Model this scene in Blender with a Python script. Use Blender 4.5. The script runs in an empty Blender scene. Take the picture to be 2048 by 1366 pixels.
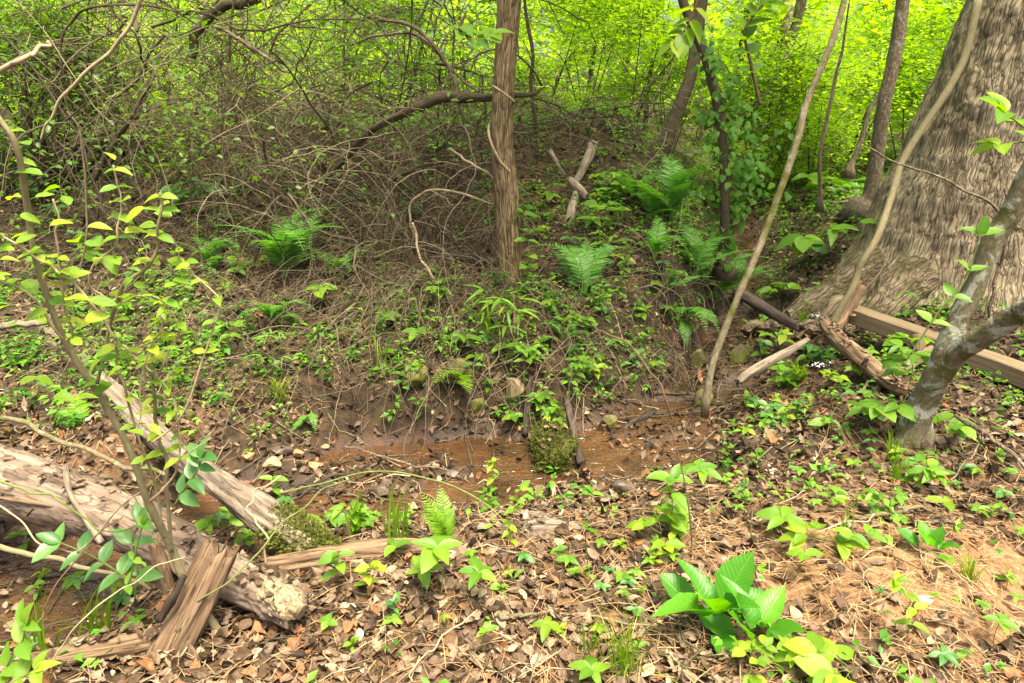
import bpy, math, random
import numpy as np
from mathutils import Matrix, Vector

random.seed(7)
RNG = np.random.default_rng(11)
SC = bpy.context.scene
COL = SC.collection
R = math.radians

# ------------------------------------------------------------------ camera, sky, sun, exposure
CAM = np.array([0.0, 0.0, 1.5]); PITCH = 18.0; FPX = 1365.0
cam_d = bpy.data.cameras.new('camera'); cam_d.lens = 24.0; cam_d.sensor_width = 36.0
cam_d.clip_start = 0.05; cam_d.clip_end = 400
cam = bpy.data.objects.new('camera', cam_d); COL.objects.link(cam)
cam.location = CAM; cam.rotation_euler = (R(90 - PITCH), 0, 0)
SC.camera = cam

SUN_EL, SUN_AZ = 70.0, 150.0          # azimuth from +Y towards +X
world = bpy.data.worlds.new('World'); SC.world = world; world.use_nodes = True
wn = world.node_tree.nodes; wl = world.node_tree.links
sky = wn.new('ShaderNodeTexSky'); sky.sky_type = 'NISHITA'; sky.sun_disc = False
sky.sun_elevation = R(SUN_EL); sky.sun_rotation = R(SUN_AZ)
sky.air_density = 1.0; sky.dust_density = 9.0; sky.ozone_density = 0.0
wl.new(sky.outputs[0], wn['Background'].inputs[0]); wn['Background'].inputs[1].default_value = 0.15
sun_d = bpy.data.lights.new('sun', 'SUN'); sun_d.energy = 3.8; sun_d.angle = R(18); sun_d.color = (1.0, 0.93, 0.72)
sun = bpy.data.objects.new('sun', sun_d); COL.objects.link(sun)
_sd = Vector((math.sin(R(SUN_AZ)) * math.cos(R(SUN_EL)), math.cos(R(SUN_AZ)) * math.cos(R(SUN_EL)), math.sin(R(SUN_EL))))
sun.rotation_euler = _sd.to_track_quat('Z', 'Y').to_euler(); sun.location = (0, 0, 20)
vs = SC.view_settings; vs.view_transform = 'Standard'; vs.look = 'None'; vs.gamma = 1.0; vs.exposure = 1.5
vs.use_curve_mapping = False
cy = SC.cycles
cy.use_denoising = True
try:
    cy.denoiser = 'OPENIMAGEDENOISE'; cy.denoising_input_passes = 'RGB_ALBEDO_NORMAL'; cy.denoising_prefilter = 'ACCURATE'
except Exception: pass
cy.max_bounces = 6; cy.diffuse_bounces = 4; cy.glossy_bounces = 2; cy.transmission_bounces = 4; cy.transparent_max_bounces = 4
cy.sample_clamp_indirect = 6.0; cy.caustics_reflective = False; cy.caustics_refractive = False

# ------------------------------------------------------------------ numpy helpers
def hash3(ix, iy, iz, seed):
    h = (ix.astype(np.uint32) * np.uint32(374761393) + iy.astype(np.uint32) * np.uint32(668265263)
         + iz.astype(np.uint32) * np.uint32(2147483647) + np.uint32(seed) * np.uint32(1274126177))
    h = (h ^ (h >> np.uint32(13))) * np.uint32(1274126177)
    h = (h ^ (h >> np.uint32(16))) * np.uint32(2246822519)
    h = h ^ (h >> np.uint32(15))
    return h.astype(np.float64) / 4294967295.0
def vnoise(P, seed=0):
    P = np.asarray(P, float); i = np.floor(P).astype(np.int64); f = P - i; f = f * f * (3 - 2 * f)
    r = 0
    for dx in (0, 1):
        for dy in (0, 1):
            for dz in (0, 1):
                w = (f[..., 0] if dx else 1 - f[..., 0]) * (f[..., 1] if dy else 1 - f[..., 1]) * (f[..., 2] if dz else 1 - f[..., 2])
                r = r + w * hash3(i[..., 0] + dx, i[..., 1] + dy, i[..., 2] + dz, seed)
    return r * 2 - 1
def fbm(P, seed=0, oct=4):
    a, r, P = 1.0, 0.0, np.asarray(P, float)
    for k in range(oct):
        r = r + a * vnoise(P, seed + k); P = P * 2.03 + 7.1; a *= 0.5
    return r
def n2(x, y, s, seed=0, oct=3):
    return fbm(np.stack([np.asarray(x, float) * s, np.asarray(y, float) * s, np.full(np.shape(x), 3.3)], -1), seed, oct)
def sstep(a, b, x):
    t = np.clip((x - a) / (b - a), 0, 1); return t * t * (3 - 2 * t)
def unit(v):
    v = np.asarray(v, float); return v / np.maximum(np.linalg.norm(v, axis=-1, keepdims=True), 1e-9)
def catmull(P, n):
    P = np.asarray(P, float)
    Q = np.vstack([2 * P[0] - P[1], P, 2 * P[-1] - P[-2]])
    t = np.linspace(0, len(P) - 1 - 1e-9, n); k = t.astype(int); f = (t - k)[:, None]
    a, b, c, d = Q[k], Q[k + 1], Q[k + 2], Q[k + 3]
    return 0.5 * (2 * b + (c - a) * f + (2 * a - 5 * b + 4 * c - d) * f ** 2 + (3 * b - 3 * c + d - a) * f ** 3)

# ------------------------------------------------------------------ mesh building
class MB:
    def __init__(s): s.V, s.F, s.T, s.K, s.n = [], [], [], [], 0
    def add(s, V, F, tint=0.5, bk=None, mi=0):
        V = np.asarray(V, float); n = len(V)
        s.V.append(V)
        for f in (F if isinstance(F, (list, tuple)) else [F]):
            f = np.asarray(f, int)
            if len(f): s.F.append((f + s.n, mi))
        s.T.append(np.broadcast_to(np.asarray(tint, float), (n,)) if np.ndim(tint) else np.full(n, float(tint)))
        s.K.append(V if bk is None else bk); s.n += n
    def mesh(s, name, mats, smooth=True):
        me = bpy.data.meshes.new(name)
        V = np.concatenate(s.V).astype(np.float32)
        me.vertices.add(len(V)); me.vertices.foreach_set('co', V.ravel())
        L = np.concatenate([f.ravel() for f, _ in s.F]).astype(np.int32)
        tot = np.concatenate([np.full(len(f), f.shape[1], np.int32) for f, _ in s.F])
        mi = np.concatenate([np.full(len(f), m, np.int32) for f, m in s.F])
        st = np.concatenate([[0], np.cumsum(tot)[:-1]]).astype(np.int32)
        me.loops.add(len(L)); me.loops.foreach_set('vertex_index', L)
        me.polygons.add(len(tot)); me.polygons.foreach_set('loop_start', st); me.polygons.foreach_set('loop_total', tot)
        me.polygons.foreach_set('material_index', mi)
        me.polygons.foreach_set('use_smooth', np.full(len(tot), smooth))
        a = me.attributes.new('tint', 'FLOAT', 'POINT'); a.data.foreach_set('value', np.concatenate(s.T).astype(np.float32))
        b = me.attributes.new('bk', 'FLOAT_VECTOR', 'POINT'); b.data.foreach_set('vector', np.concatenate(s.K).astype(np.float32).ravel())
        for m in (mats if isinstance(mats, (list, tuple)) else [mats]): me.materials.append(m)
        me.update(calc_edges=True)
        return me
    def build(s, name, mats, parent=None, smooth=True, origin=None):
        if origin is not None:
            o3 = np.asarray(origin, float)
            s.V = [v - o3 for v in s.V]
        o = bpy.data.objects.new(name, s.mesh(name, mats, smooth)); COL.objects.link(o)
        if origin is not None: o.location = origin
        if parent is not None: o.parent = parent
        return o
def tag(o, label=None, cat=None, group=None, kind=None):
    if label: o['label'] = label
    if cat: o['category'] = cat
    if group: o['group'] = group
    if kind: o['kind'] = kind
    return o
def thing(name, label, cat, loc=(0, 0, 0), group=None):
    o = bpy.data.objects.new(name, None); COL.objects.link(o); o.location = loc; o.empty_display_size = 0.1
    return tag(o, label, cat, group)
def inst(name, me, parent, M):
    o = bpy.data.objects.new(name, me); COL.objects.link(o)
    if parent is not None: o.parent = parent
    o.matrix_basis = M
    return o
def frame_mat(loc, d, up, s):
    d = Vector(d).normalized(); x = d.cross(Vector(up))
    if x.length < 1e-4: x = d.cross(Vector((1, 0, 0.3)))
    x.normalize(); z = x.cross(d)
    s = (s, s, s) if not hasattr(s, '__len__') else s
    return Matrix(((x[0] * s[0], d[0] * s[1], z[0] * s[2], loc[0]), (x[1] * s[0], d[1] * s[1], z[1] * s[2], loc[1]),
                   (x[2] * s[0], d[2] * s[1], z[2] * s[2], loc[2]), (0, 0, 0, 1)))

def tube(P, Rr, sides=6, disp=None, cap=True, flat=1.0):
    """tube along points P with radii Rr; disp(bk) gives a radial offset. returns V, faces, bk"""
    P = np.asarray(P, float); n = len(P); Rr = np.broadcast_to(np.asarray(Rr, float), (n,))
    T = unit(np.gradient(P, axis=0))
    N = np.zeros((n, 3)); ref = np.array([0, 0, 1.0]) if abs(T[0][2]) < 0.8 else np.array([0, 1.0, 0])
    x = np.cross(ref, T[0]); x /= np.linalg.norm(x)
    for i in range(n):
        x = x - T[i] * x.dot(T[i]); x /= max(np.linalg.norm(x), 1e-9); N[i] = x
    B = np.cross(T, N)
    s = np.concatenate([[0], np.cumsum(np.linalg.norm(np.diff(P, axis=0), axis=1))])
    th = np.linspace(0, 2 * np.pi, sides, endpoint=False)
    c, sn = np.cos(th), np.sin(th)
    bk = np.stack([Rr[:, None] * c, Rr[:, None] * sn, np.broadcast_to(s[:, None], (n, sides))], -1)
    rad = np.broadcast_to(Rr[:, None], (n, sides)).copy()
    if disp is not None: rad = rad + disp(bk)
    V = P[:, None, :] + rad[..., None] * (c[None, :, None] * N[:, None, :] + flat * sn[None, :, None] * B[:, None, :])
    i = np.arange(n - 1)[:, None] * sides; j = np.arange(sides)[None, :]; j2 = (j + 1) % sides
    F = np.stack([i + j, i + j2, i + sides + j2, i + sides + j], -1).reshape(-1, 4)
    V = V.reshape(-1, 3); bk = bk.reshape(-1, 3); faces = [F]
    if cap:
        V = np.vstack([V, P[0], P[-1]]); bk = np.vstack([bk, [0, 0, 0], [0, 0, s[-1]]])
        k = np.arange(sides); k2 = (k + 1) % sides
        faces.append(np.stack([np.full(sides, n * sides), k2, k], -1))
        faces.append(np.stack([np.full(sides, n * sides + 1), (n - 1) * sides + k, (n - 1) * sides + k2], -1))
    return V, faces, bk

def spread(mb, tV, tF, pos, d, up, scale, tint, bend=None, mi=0):
    """many copies of a leaf template joined into mb; d = leaf axis, up = approximate normal"""
    n = len(pos); m = len(tV)
    d = unit(d); x = unit(np.cross(d, up)); z = np.cross(x, d)
    sc = np.asarray(scale, float)
    if sc.ndim == 1: sc = np.stack([sc, sc, sc], -1)
    L = np.broadcast_to(tV, (n, m, 3)) * sc[:, None, :]
    if bend is not None:
        L = L.copy(); yy = tV[None, :, 1]; xx = tV[None, :, 0]
        L[..., 2] += sc[:, None, 1] * (bend[:, None, 0] * yy * yy + bend[:, None, 1] * xx * xx * 4 + bend[:, None, 2] * xx * yy * 2)
    V = pos[:, None, :] + L[..., 0:1] * x[:, None, :] + L[..., 1:2] * d[:, None, :] + L[..., 2:3] * z[:, None, :]
    F = (tF[None] + (np.arange(n) * m)[:, None, None]).reshape(-1, tF.shape[1])
    mb.add(V.reshape(-1, 3), F, np.repeat(np.broadcast_to(tint, (n,)), m), None, mi)

# leaf templates: along +Y, length 1, normal +Z
def leaf_low(w=0.3, fold=0.08, peak=0.42):
    V = np.array([[0, 0, 0], [w, peak, fold], [0, 1, -0.06], [-w, peak, fold], [0, peak, 0]])
    F = np.array([[0, 1, 4], [1, 2, 4], [2, 3, 4], [3, 0, 4]]); return V, F
def leaf_full(w=0.28, fold=0.12, droop=0.25, rows=(0, .06, .18, .34, .52, .7, .86, 1.0), peak=0.4, serr=0.0, petiole=0.0, wave=0.0):
    V, F = [], []
    for i, t in enumerate(rows):
        ww = w * (math.sin(math.pi * min(1, t ** (math.log(0.5) / math.log(peak)))) ** 0.8 if 0 < t < 1 else 0.012)
        if serr and 0 < t < 1: ww *= 1 + serr * (1 if i % 2 else -1)
        y = petiole + t * (1 - petiole); z = -droop * t * t
        wv = wave * math.sin(i * 2.1)
        V += [(ww, y, z + fold * ww / w + wv), (0, y, z), (-ww, y, z + fold * ww / w - wv)]
    for i in range(len(rows) - 1):
        a = i * 3
        F += [(a, a + 3, a + 4, a + 1), (a + 1, a + 4, a + 5, a + 2)]
    return np.array(V, float), np.array(F)
def leaf_lobed(lob=3, w=0.34):
    rows = 2 * lob + 2; V, F = [], []
    for i in range(rows + 1):
        t = i / rows
        ww = w * (math.sin(math.pi * t ** 0.8) ** 0.7 if 0 < t < 1 else 0.02) * (1.0 if i % 2 else 0.5)
        V += [(ww, t + (0.05 if i % 2 else 0), 0), (0, t, 0), (-ww, t + (0.05 if i % 2 else 0), 0)]
    for i in range(rows):
        a = i * 3; F += [(a, a + 3, a + 4, a + 1), (a + 1, a + 4, a + 5, a + 2)]
    return np.array(V, float), np.array(F)

# ------------------------------------------------------------------ materials
class NT:
    def __init__(s, name):
        s.m = bpy.data.materials.new(name); s.m.use_nodes = True; s.t = s.m.node_tree; s.t.nodes.clear()
        s.out = s.t.nodes.new('ShaderNodeOutputMaterial')
    def n(s, typ, **kw):
        x = s.t.nodes.new(typ)
        for k, v in kw.items(): setattr(x, k, v)
        return x
    def put(s, node, i, v):
        if hasattr(v, 'links') or isinstance(v, bpy.types.NodeSocket): s.t.links.new(v, node.inputs[i])
        else: node.inputs[i].default_value = v
    def attr(s, a, fac=True):
        x = s.n('ShaderNodeAttribute', attribute_name=a); return x.outputs['Fac' if fac else 'Vector']
    def noise(s, vec, scale, detail=4, rough=0.6, dist=0.0):
        x = s.n('ShaderNodeTexNoise'); s.put(x, 'Scale', scale); s.put(x, 'Detail', detail); s.put(x, 'Roughness', rough); s.put(x, 'Distortion', dist)
        if vec is not None: s.put(x, 'Vector', vec)
        return x.outputs[0]
    def mapping(s, vec, sc):
        x = s.n('ShaderNodeMapping'); s.put(x, 'Vector', vec); x.inputs['Scale'].default_value = sc; return x.outputs[0]
    def ramp(s, fac, stops, interp='LINEAR'):
        x = s.n('ShaderNodeValToRGB'); cr = x.color_ramp; cr.interpolation = interp
        while len(cr.elements) < len(stops): cr.elements.new(0.5)
        for e, (p, c) in zip(cr.elements, stops): e.position = p; e.color = tuple(c) + ((1,) if len(c) == 3 else ())
        s.put(x, 0, fac); return x.outputs[0]
    def mix(s, fac, a, b, mode='MIX'):
        x = s.n('ShaderNodeMix', data_type='RGBA', blend_type=mode)
        s.put(x, 0, fac)
        for i, v in ((6, a), (7, b)):
            if isinstance(v, tuple): v = v + ((1,) if len(v) == 3 else ())
            s.put(x, i, v)
        return x.outputs[2]
    def math(s, op, a, b=0.0, clamp=False):
        x = s.n('ShaderNodeMath', operation=op, use_clamp=clamp); s.put(x, 0, a); s.put(x, 1, b); return x.outputs[0]
    def bump(s, h, strength, dist=0.02, normal=None):
        x = s.n('ShaderNodeBump'); s.put(x, 'Strength', strength); s.put(x, 'Distance', dist); s.put(x, 'Height', h)
        if normal is not None: s.put(x, 'Normal', normal)
        return x.outputs[0]
    def bsdf(s, col, rough=0.7, spec=0.3, normal=None):
        x = s.n('ShaderNodeBsdfPrincipled'); s.put(x, 'Base Color', col + (1,) if isinstance(col, tuple) else col); s.put(x, 'Roughness', rough); s.put(x, 'Specular IOR Level', spec)
        if normal is not None: s.put(x, 'Normal', normal)
        return x.outputs[0]
    def done(s, sh): s.t.links.new(sh, s.out.inputs[0]); return s.m

def leaf_mat(name, dark, mid, light, src='tint', trans=0.45, tcol=None, rough=0.42, spec=0.35, yellow=None):
    t = NT(name)
    if src == 'tint': f = t.attr('tint')
    else: f = t.n('ShaderNodeObjectInfo').outputs['Random']
    stops = [(0.0, dark), (0.5, mid), (0.93, light)]
    if yellow: stops = [(0.0, dark), (0.45, mid), (0.85, light), (0.97, yellow)]
    c = t.ramp(f, stops)
    g = t.n('ShaderNodeNewGeometry')
    mott = t.noise(g.outputs['Position'], 22.0, 3, 0.6)
    c = t.mix(t.math('MULTIPLY', mott, 0.35), c, tuple(x * 0.55 for x in mid), 'MIX')
    spot = t.noise(g.outputs['Position'], 95.0, 2, 0.5)
    c = t.mix(t.ramp(spot, [(0.70, (0, 0, 0)), (0.76, (0.55, 0.55, 0.55))]), c, (0.16, 0.13, 0.03))
    if src != 'tint':
        tc = t.attr('bk', False); sep = t.n('ShaderNodeSeparateXYZ'); t.put(sep, 0, tc)
        ax = t.math('ABSOLUTE', sep.outputs[0])
        rib = t.math('SUBTRACT', 1.0, t.math('MULTIPLY', ax, 60.0), True)
        wv = t.n('ShaderNodeTexWave'); t.put(wv, 'Scale', 5.0); t.put(wv, 'Distortion', 0.6)
        cmb = t.n('ShaderNodeCombineXYZ'); t.put(cmb, 0, t.math('SUBTRACT', sep.outputs[1], ax))
        t.put(wv, 'Vector', cmb.outputs[0])
        vein = t.math('MAXIMUM', rib, t.math('MULTIPLY', t.math('POWER', wv.outputs['Fac'], 5.0), 0.45))
        c = t.mix(t.math('MULTIPLY', vein, 0.16), c, tuple(min(1, x * 1.8 + 0.02) for x in light))
        nrm = t.bump(vein, 0.25, 0.004)
    else: nrm = None
    sh = t.bsdf(c, rough, spec, nrm)
    tr = t.n('ShaderNodeBsdfTranslucent')
    hsv = t.n('ShaderNodeHueSaturation'); t.put(hsv, 'Hue', 0.494); t.put(hsv, 'Saturation', 1.12); t.put(hsv, 'Value', 2.1); t.put(hsv, 'Color', c)
    t.put(tr, 0, hsv.outputs[0])
    mx = t.n('ShaderNodeMixShader'); t.put(mx, 0, trans); t.put(mx, 1, sh); t.put(mx, 2, tr.outputs[0])
    return t.done(mx.outputs[0])

def bark_mat(name, dark, mid, light, scale=(9, 9, 1.6), lichen=None, moss=None, bump=0.7, moss_lo=0.52, bd=0.02, cells=None, lich=(0.55, 0.66)):
    t = NT(name); bk = t.attr('bk', False)
    v = t.mapping(bk, scale)
    a = t.noise(v, 6.0, 8, 0.65, 0.5); b = t.noise(t.mapping(bk, (3, 3, 1.5)), 2.0, 4, 0.6)
    f = t.mix(0.35, a, b)
    c = t.ramp(f, [(0.3, dark), (0.5, mid), (0.68, light)])
    rid = t.attr('tint')
    c = t.mix(t.math('SUBTRACT', 1.0, rid, True), c, dark)
    fine = t.noise(t.mapping(bk, (60, 60, 18)), 3.0, 5, 0.7)
    c = t.mix(t.math('MULTIPLY', fine, 0.5), c, tuple(x * 1.5 for x in light), 'MULTIPLY') if False else c
    if lichen:
        l = t.noise(bk, 9.0, 5, 0.65, 0.8); c = t.mix(t.ramp(l, [(lich[0], (0, 0, 0)), (lich[1], (0.85, 0.85, 0.85))]), c, lichen)
    if moss:
        g = t.n('ShaderNodeNewGeometry'); l = t.noise(g.outputs['Position'], 5.0, 6, 0.7, 0.4)
        c = t.mix(t.ramp(l, [(moss_lo, (0, 0, 0)), (moss_lo + 0.1, (1, 1, 1))]), c, moss)
    nr = t.bump(t.mix(0.4, a, fine), bump, bd)
    if cells:                                         # fissured plates
        wob = t.n('ShaderNodeVectorMath', operation='ADD'); nn = t.n('ShaderNodeTexNoise'); t.put(nn, 'Vector', t.mapping(bk, tuple(q * .6 for q in cells))); t.put(nn, 'Scale', 1.0); t.put(nn, 'Detail', 3)
        sc_ = t.n('ShaderNodeVectorMath', operation='SCALE'); t.put(sc_, 0, nn.outputs['Color']); sc_.inputs['Scale'].default_value = 3.0
        t.put(wob, 0, t.mapping(bk, cells)); t.put(wob, 1, sc_.outputs[0])
        vo = t.n('ShaderNodeTexVoronoi', feature='DISTANCE_TO_EDGE'); t.put(vo, 'Scale', 1.0); t.put(vo, 'Vector', wob.outputs[0])
        ed = t.ramp(vo.outputs['Distance'], [(0.0, (0, 0, 0)), (0.06, (0.6, 0.6, 0.6)), (0.25, (1, 1, 1))])
        c = t.mix(t.ramp(vo.outputs['Distance'], [(0.0, (0.3, 0.3, 0.3)), (0.05, (1, 1, 1))]), dark, c)
        nr = t.bump(ed, 1.0, bd * 1.2, nr)
    return t.done(t.bsdf(c, 0.9, 0.15, nr))

def wood_mat(name, cols, scale=(45, 45, 3), bump=0.8, moss=None, moss_lo=0.5, bd=0.01, rough=0.85):
    t = NT(name); bk = t.attr('bk', False)
    a = t.noise(t.mapping(bk, scale), 1.6, 7, 0.65, 0.6); b = t.noise(bk, 7.0, 4, 0.6)
    c = t.ramp(a, [(0.3, cols[0]), (0.48, cols[1]), (0.66, cols[2])])
    c = t.mix(t.ramp(b, [(0.5, (0, 0, 0)), (0.7, (0.75, 0.75, 0.75))]), c, cols[3] if len(cols) > 3 else cols[1])
    c = t.mix(t.ramp(t.attr('tint'), [(0.3, (1, 1, 1)), (0.7, (0, 0, 0))]), c, t.ramp(a, [(.35, tuple(q * .5 for q in cols[0])), (.65, tuple(q * .9 for q in cols[1]))]))
    crk = t.noise(t.mapping(bk, (scale[0] * 0.5, scale[1] * 0.5, scale[2] * 0.4)), 2.4, 3, 0.5, 1.2)
    cr = t.ramp(crk, [(0.482, (1, 1, 1)), (0.5, (0.25, 0.25, 0.25)), (0.518, (1, 1, 1))])
    c = t.mix(cr, tuple(x * 0.35 for x in cols[0]), c)
    if moss:
        g = t.n('ShaderNodeNewGeometry'); l = t.noise(g.outputs['Position'], 9.0, 6, 0.75, 0.3)
        c = t.mix(t.ramp(l, [(moss_lo, (0, 0, 0)), (moss_lo + 0.08, (1, 1, 1))]), c, moss)
    nr = t.bump(t.mix(0.5, a, cr), bump, bd)
    return t.done(t.bsdf(c, rough, 0.2, nr))

def plain_mat(name, ca, cb, scale=30, rough=0.8, src='tint', spec=0.25, stops=None):
    t = NT(name)
    f = t.attr('tint') if src == 'tint' else t.n('ShaderNodeObjectInfo').outputs['Random']
    g = t.n('ShaderNodeNewGeometry'); nz = t.noise(g.outputs['Position'], scale, 4, 0.6)
    c = t.ramp(f, stops) if stops else t.mix(f, ca, cb)
    c = t.mix(t.ramp(nz, [(0.35, (0.62, 0.62, 0.62)), (0.65, (1, 1, 1))]), (0, 0, 0), c)
    return t.done(t.bsdf(c, rough, spec))

M = {}
M['lime'] = leaf_mat('lime_leaves', (0.12, 0.22, 0.016), (0.25, 0.41, 0.032), (0.42, 0.54, 0.075), trans=0.56)
M['mid_leaf'] = leaf_mat('mid_green_leaves', (0.045, 0.12, 0.01), (0.085, 0.19, 0.015), (0.15, 0.26, 0.025), trans=0.42)
M['cover'] = leaf_mat('ground_cover_leaves', (0.045, 0.14, 0.012), (0.10, 0.27, 0.02), (0.20, 0.40, 0.035), trans=0.45)
M['ivy'] = leaf_mat('ivy_leaves', (0.04, 0.13, 0.008), (0.08, 0.21, 0.014), (0.14, 0.29, 0.022), trans=0.45, rough=0.5, spec=.25)
M['p_leaf'] = leaf_mat('plant_leaf', (0.07, 0.18, 0.012), (0.12, 0.25, 0.018), (0.19, 0.33, 0.025), src='obj', trans=0.42, rough=0.38)
M['p_yel'] = leaf_mat('yellow_green_leaf', (0.12, 0.24, 0.015), (0.19, 0.32, 0.02), (0.32, 0.40, 0.03), src='obj', trans=0.5, rough=0.4)
M['p_glossy'] = leaf_mat('glossy_leaf', (0.045, 0.14, 0.03), (0.07, 0.18, 0.035), (0.11, 0.25, 0.05), src='obj', trans=0.32, rough=0.28, spec=0.5)
M['p_broad'] = leaf_mat('broad_leaf', (0.045, 0.19, 0.012), (0.075, 0.25, 0.015), (0.13, 0.33, 0.02), src='obj', trans=0.42, rough=0.36)
M['fern'] = leaf_mat('fern_green', (0.06, 0.18, 0.025), (0.11, 0.27, 0.04), (0.18, 0.36, 0.06), src='tint', trans=0.35)
M['fern_lt'] = leaf_mat('fern_bright', (0.10, 0.22, 0.012), (0.16, 0.30, 0.02), (0.24, 0.38, 0.03), src='tint', trans=0.45)
M['grass'] = leaf_mat('grass_blades', (0.09, 0.19, 0.012), (0.15, 0.28, 0.018), (0.26, 0.36, 0.04), src='tint', trans=0.4)
M['stem_g'] = plain_mat('green_stem', (0.10, 0.14, 0.03), (0.16, 0.20, 0.05))
M['stem_b'] = plain_mat('brown_stem', (0.10, 0.06, 0.035), (0.17, 0.11, 0.06))
M['stem_pale'] = plain_mat('pale_stem', (0.26, 0.20, 0.11), (0.42, 0.33, 0.20))
M['stem_olive'] = bark_mat('olive_stem_bark', (0.12, 0.10, 0.05), (0.22, 0.19, 0.10), (0.32, 0.28, 0.16), scale=(20, 20, 6), bump=0.3)
M['twig'] = plain_mat('dry_twigs', None, None, stops=[(0.0, (0.05, 0.04, 0.022)), (0.4, (0.13, 0.10, 0.056)), (0.75, (0.25, 0.20, 0.12)), (1.0, (0.42, 0.345, 0.215))])
LIT = [(0.0, (0.024, 0.015, 0.007)), (0.25, (0.068, 0.041, 0.019)), (0.5, (0.135, 0.087, 0.05)), (0.7, (0.215, 0.15, 0.093)), (0.85, (0.32, 0.24, 0.16)), (0.95, (0.25, 0.095, 0.03)), (1.0, (0.46, 0.36, 0.23))]
M['litter'] = plain_mat('leaf_litter', None, None, scale=40, rough=0.62, stops=LIT)
M['litter_obj'] = plain_mat('fallen_leaf', None, None, scale=60, rough=0.6, src='obj', stops=[(0.0, (0.09, 0.05, 0.03)), (0.3, (0.15, 0.09, 0.056)), (0.55, (0.21, 0.135, 0.086)), (0.8, (0.29, 0.20, 0.13)), (0.92, (0.25, 0.105, 0.04)), (1.0, (0.38, 0.28, 0.18))])
M['needle'] = plain_mat('pine_needles', (0.20, 0.10, 0.045), (0.42, 0.27, 0.13))
M['moss'] = leaf_mat('moss_fuzz', (0.045, 0.06, 0.008), (0.095, 0.11, 0.012), (0.17, 0.175, 0.02), src='tint', trans=0.25, rough=0.8)

M['bark_poplar'] = bark_mat('poplar_bark', (0.13, 0.095, 0.058), (0.34, 0.268, 0.165), (0.52, 0.425, 0.28), scale=(9, 9, 2), bump=0.6, cells=(30, 30, 3.0), bd=.010, moss=(0.20, 0.16, 0.07), moss_lo=0.6)
M['bark_fork'] = bark_mat('pale_lichen_bark', (0.07, 0.058, 0.032), (0.17, 0.145, 0.085), (0.28, 0.24, 0.155), scale=(16, 16, 7), lichen=(0.44, 0.45, 0.37), moss=(0.075, 0.075, 0.018), moss_lo=0.5, bump=0.9, lich=(0.5, 0.57))
M['bark_root'] = bark_mat('root_bark', (0.075, 0.055, 0.034), (0.21, 0.162, 0.10), (0.36, 0.29, 0.19), scale=(7, 7, 3.5), bump=0.9, moss=(0.10, 0.085, 0.035), moss_lo=0.5, cells=(24, 24, 7), bd=.012)
M['bark_mid'] = bark_mat('furrowed_bark', (0.06, 0.04, 0.018), (0.19, 0.14, 0.07), (0.31, 0.24, 0.125), scale=(14, 14, 2.2), bump=0.4, cells=(40, 40, 3), bd=.008)
M['bark_grey'] = bark_mat('grey_brown_bark', (0.10, 0.075, 0.048), (0.20, 0.155, 0.10), (0.31, 0.25, 0.17), scale=(12, 12, 3), bump=0.5, lichen=(0.34, 0.32, 0.25), cells=(50, 50, 14), bd=.006)
M['bark_dark'] = bark_mat('dark_bark', (0.035, 0.028, 0.016), (0.085, 0.065, 0.04), (0.15, 0.12, 0.075), scale=(14, 14, 3))
M['bark_lichen'] = bark_mat('lichen_bark', (0.09, 0.075, 0.04), (0.20, 0.165, 0.095), (0.32, 0.27, 0.17), scale=(14, 14, 4), lichen=(0.33, 0.34, 0.27), moss=(0.10, 0.10, 0.02), moss_lo=0.5)
M['wood_pale'] = wood_mat('pale_rotten_wood', [(0.09, 0.062, 0.042), (0.18, 0.13, 0.092), (0.29, 0.225, 0.165), (0.13, 0.088, 0.06)], scale=(22, 22, 2))
M['wood_brown'] = wood_mat('brown_rotten_wood', [(0.07, 0.042, 0.024), (0.17, 0.108, 0.062), (0.28, 0.195, 0.118), (0.15, 0.088, 0.046)], scale=(40, 40, 2.2))
M['wood_dark'] = wood_mat('dark_wet_wood', [(0.018, 0.013, 0.010), (0.045, 0.032, 0.024), (0.09, 0.068, 0.05), (0.03, 0.022, 0.017)], scale=(40, 40, 3), rough=0.6)
M['wood_moss'] = wood_mat('mossy_wood', [(0.06, 0.04, 0.025), (0.13, 0.09, 0.055), (0.22, 0.16, 0.10), (0.10, 0.07, 0.04)], moss=(0.06, 0.065, 0.012), moss_lo=0.4)
M['wood_grey'] = wood_mat('weathered_grey_wood', [(0.07, 0.055, 0.038), (0.16, 0.125, 0.09), (0.27, 0.22, 0.165), (0.14, 0.095, 0.06)], scale=(30, 30, 2.2))
M['wood_white'] = wood_mat('bleached_wood', [(0.10, 0.075, 0.048), (0.19, 0.15, 0.105), (0.31, 0.255, 0.185), (0.14, 0.105, 0.07)], scale=(24, 24, 4))
M['wood_cut'] = wood_mat('punky_cream_wood', [(0.13, 0.092, 0.05), (0.25, 0.195, 0.11), (0.36, 0.30, 0.185), (0.18, 0.13, 0.07)], scale=(60, 60, 30))
M['timber'] = wood_mat('treated_timber', [(0.13, 0.092, 0.05), (0.21, 0.155, 0.09), (0.28, 0.215, 0.135), (0.17, 0.13, 0.075)], scale=(60, 60, 1.4), bump=0.35, bd=0.004)

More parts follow.
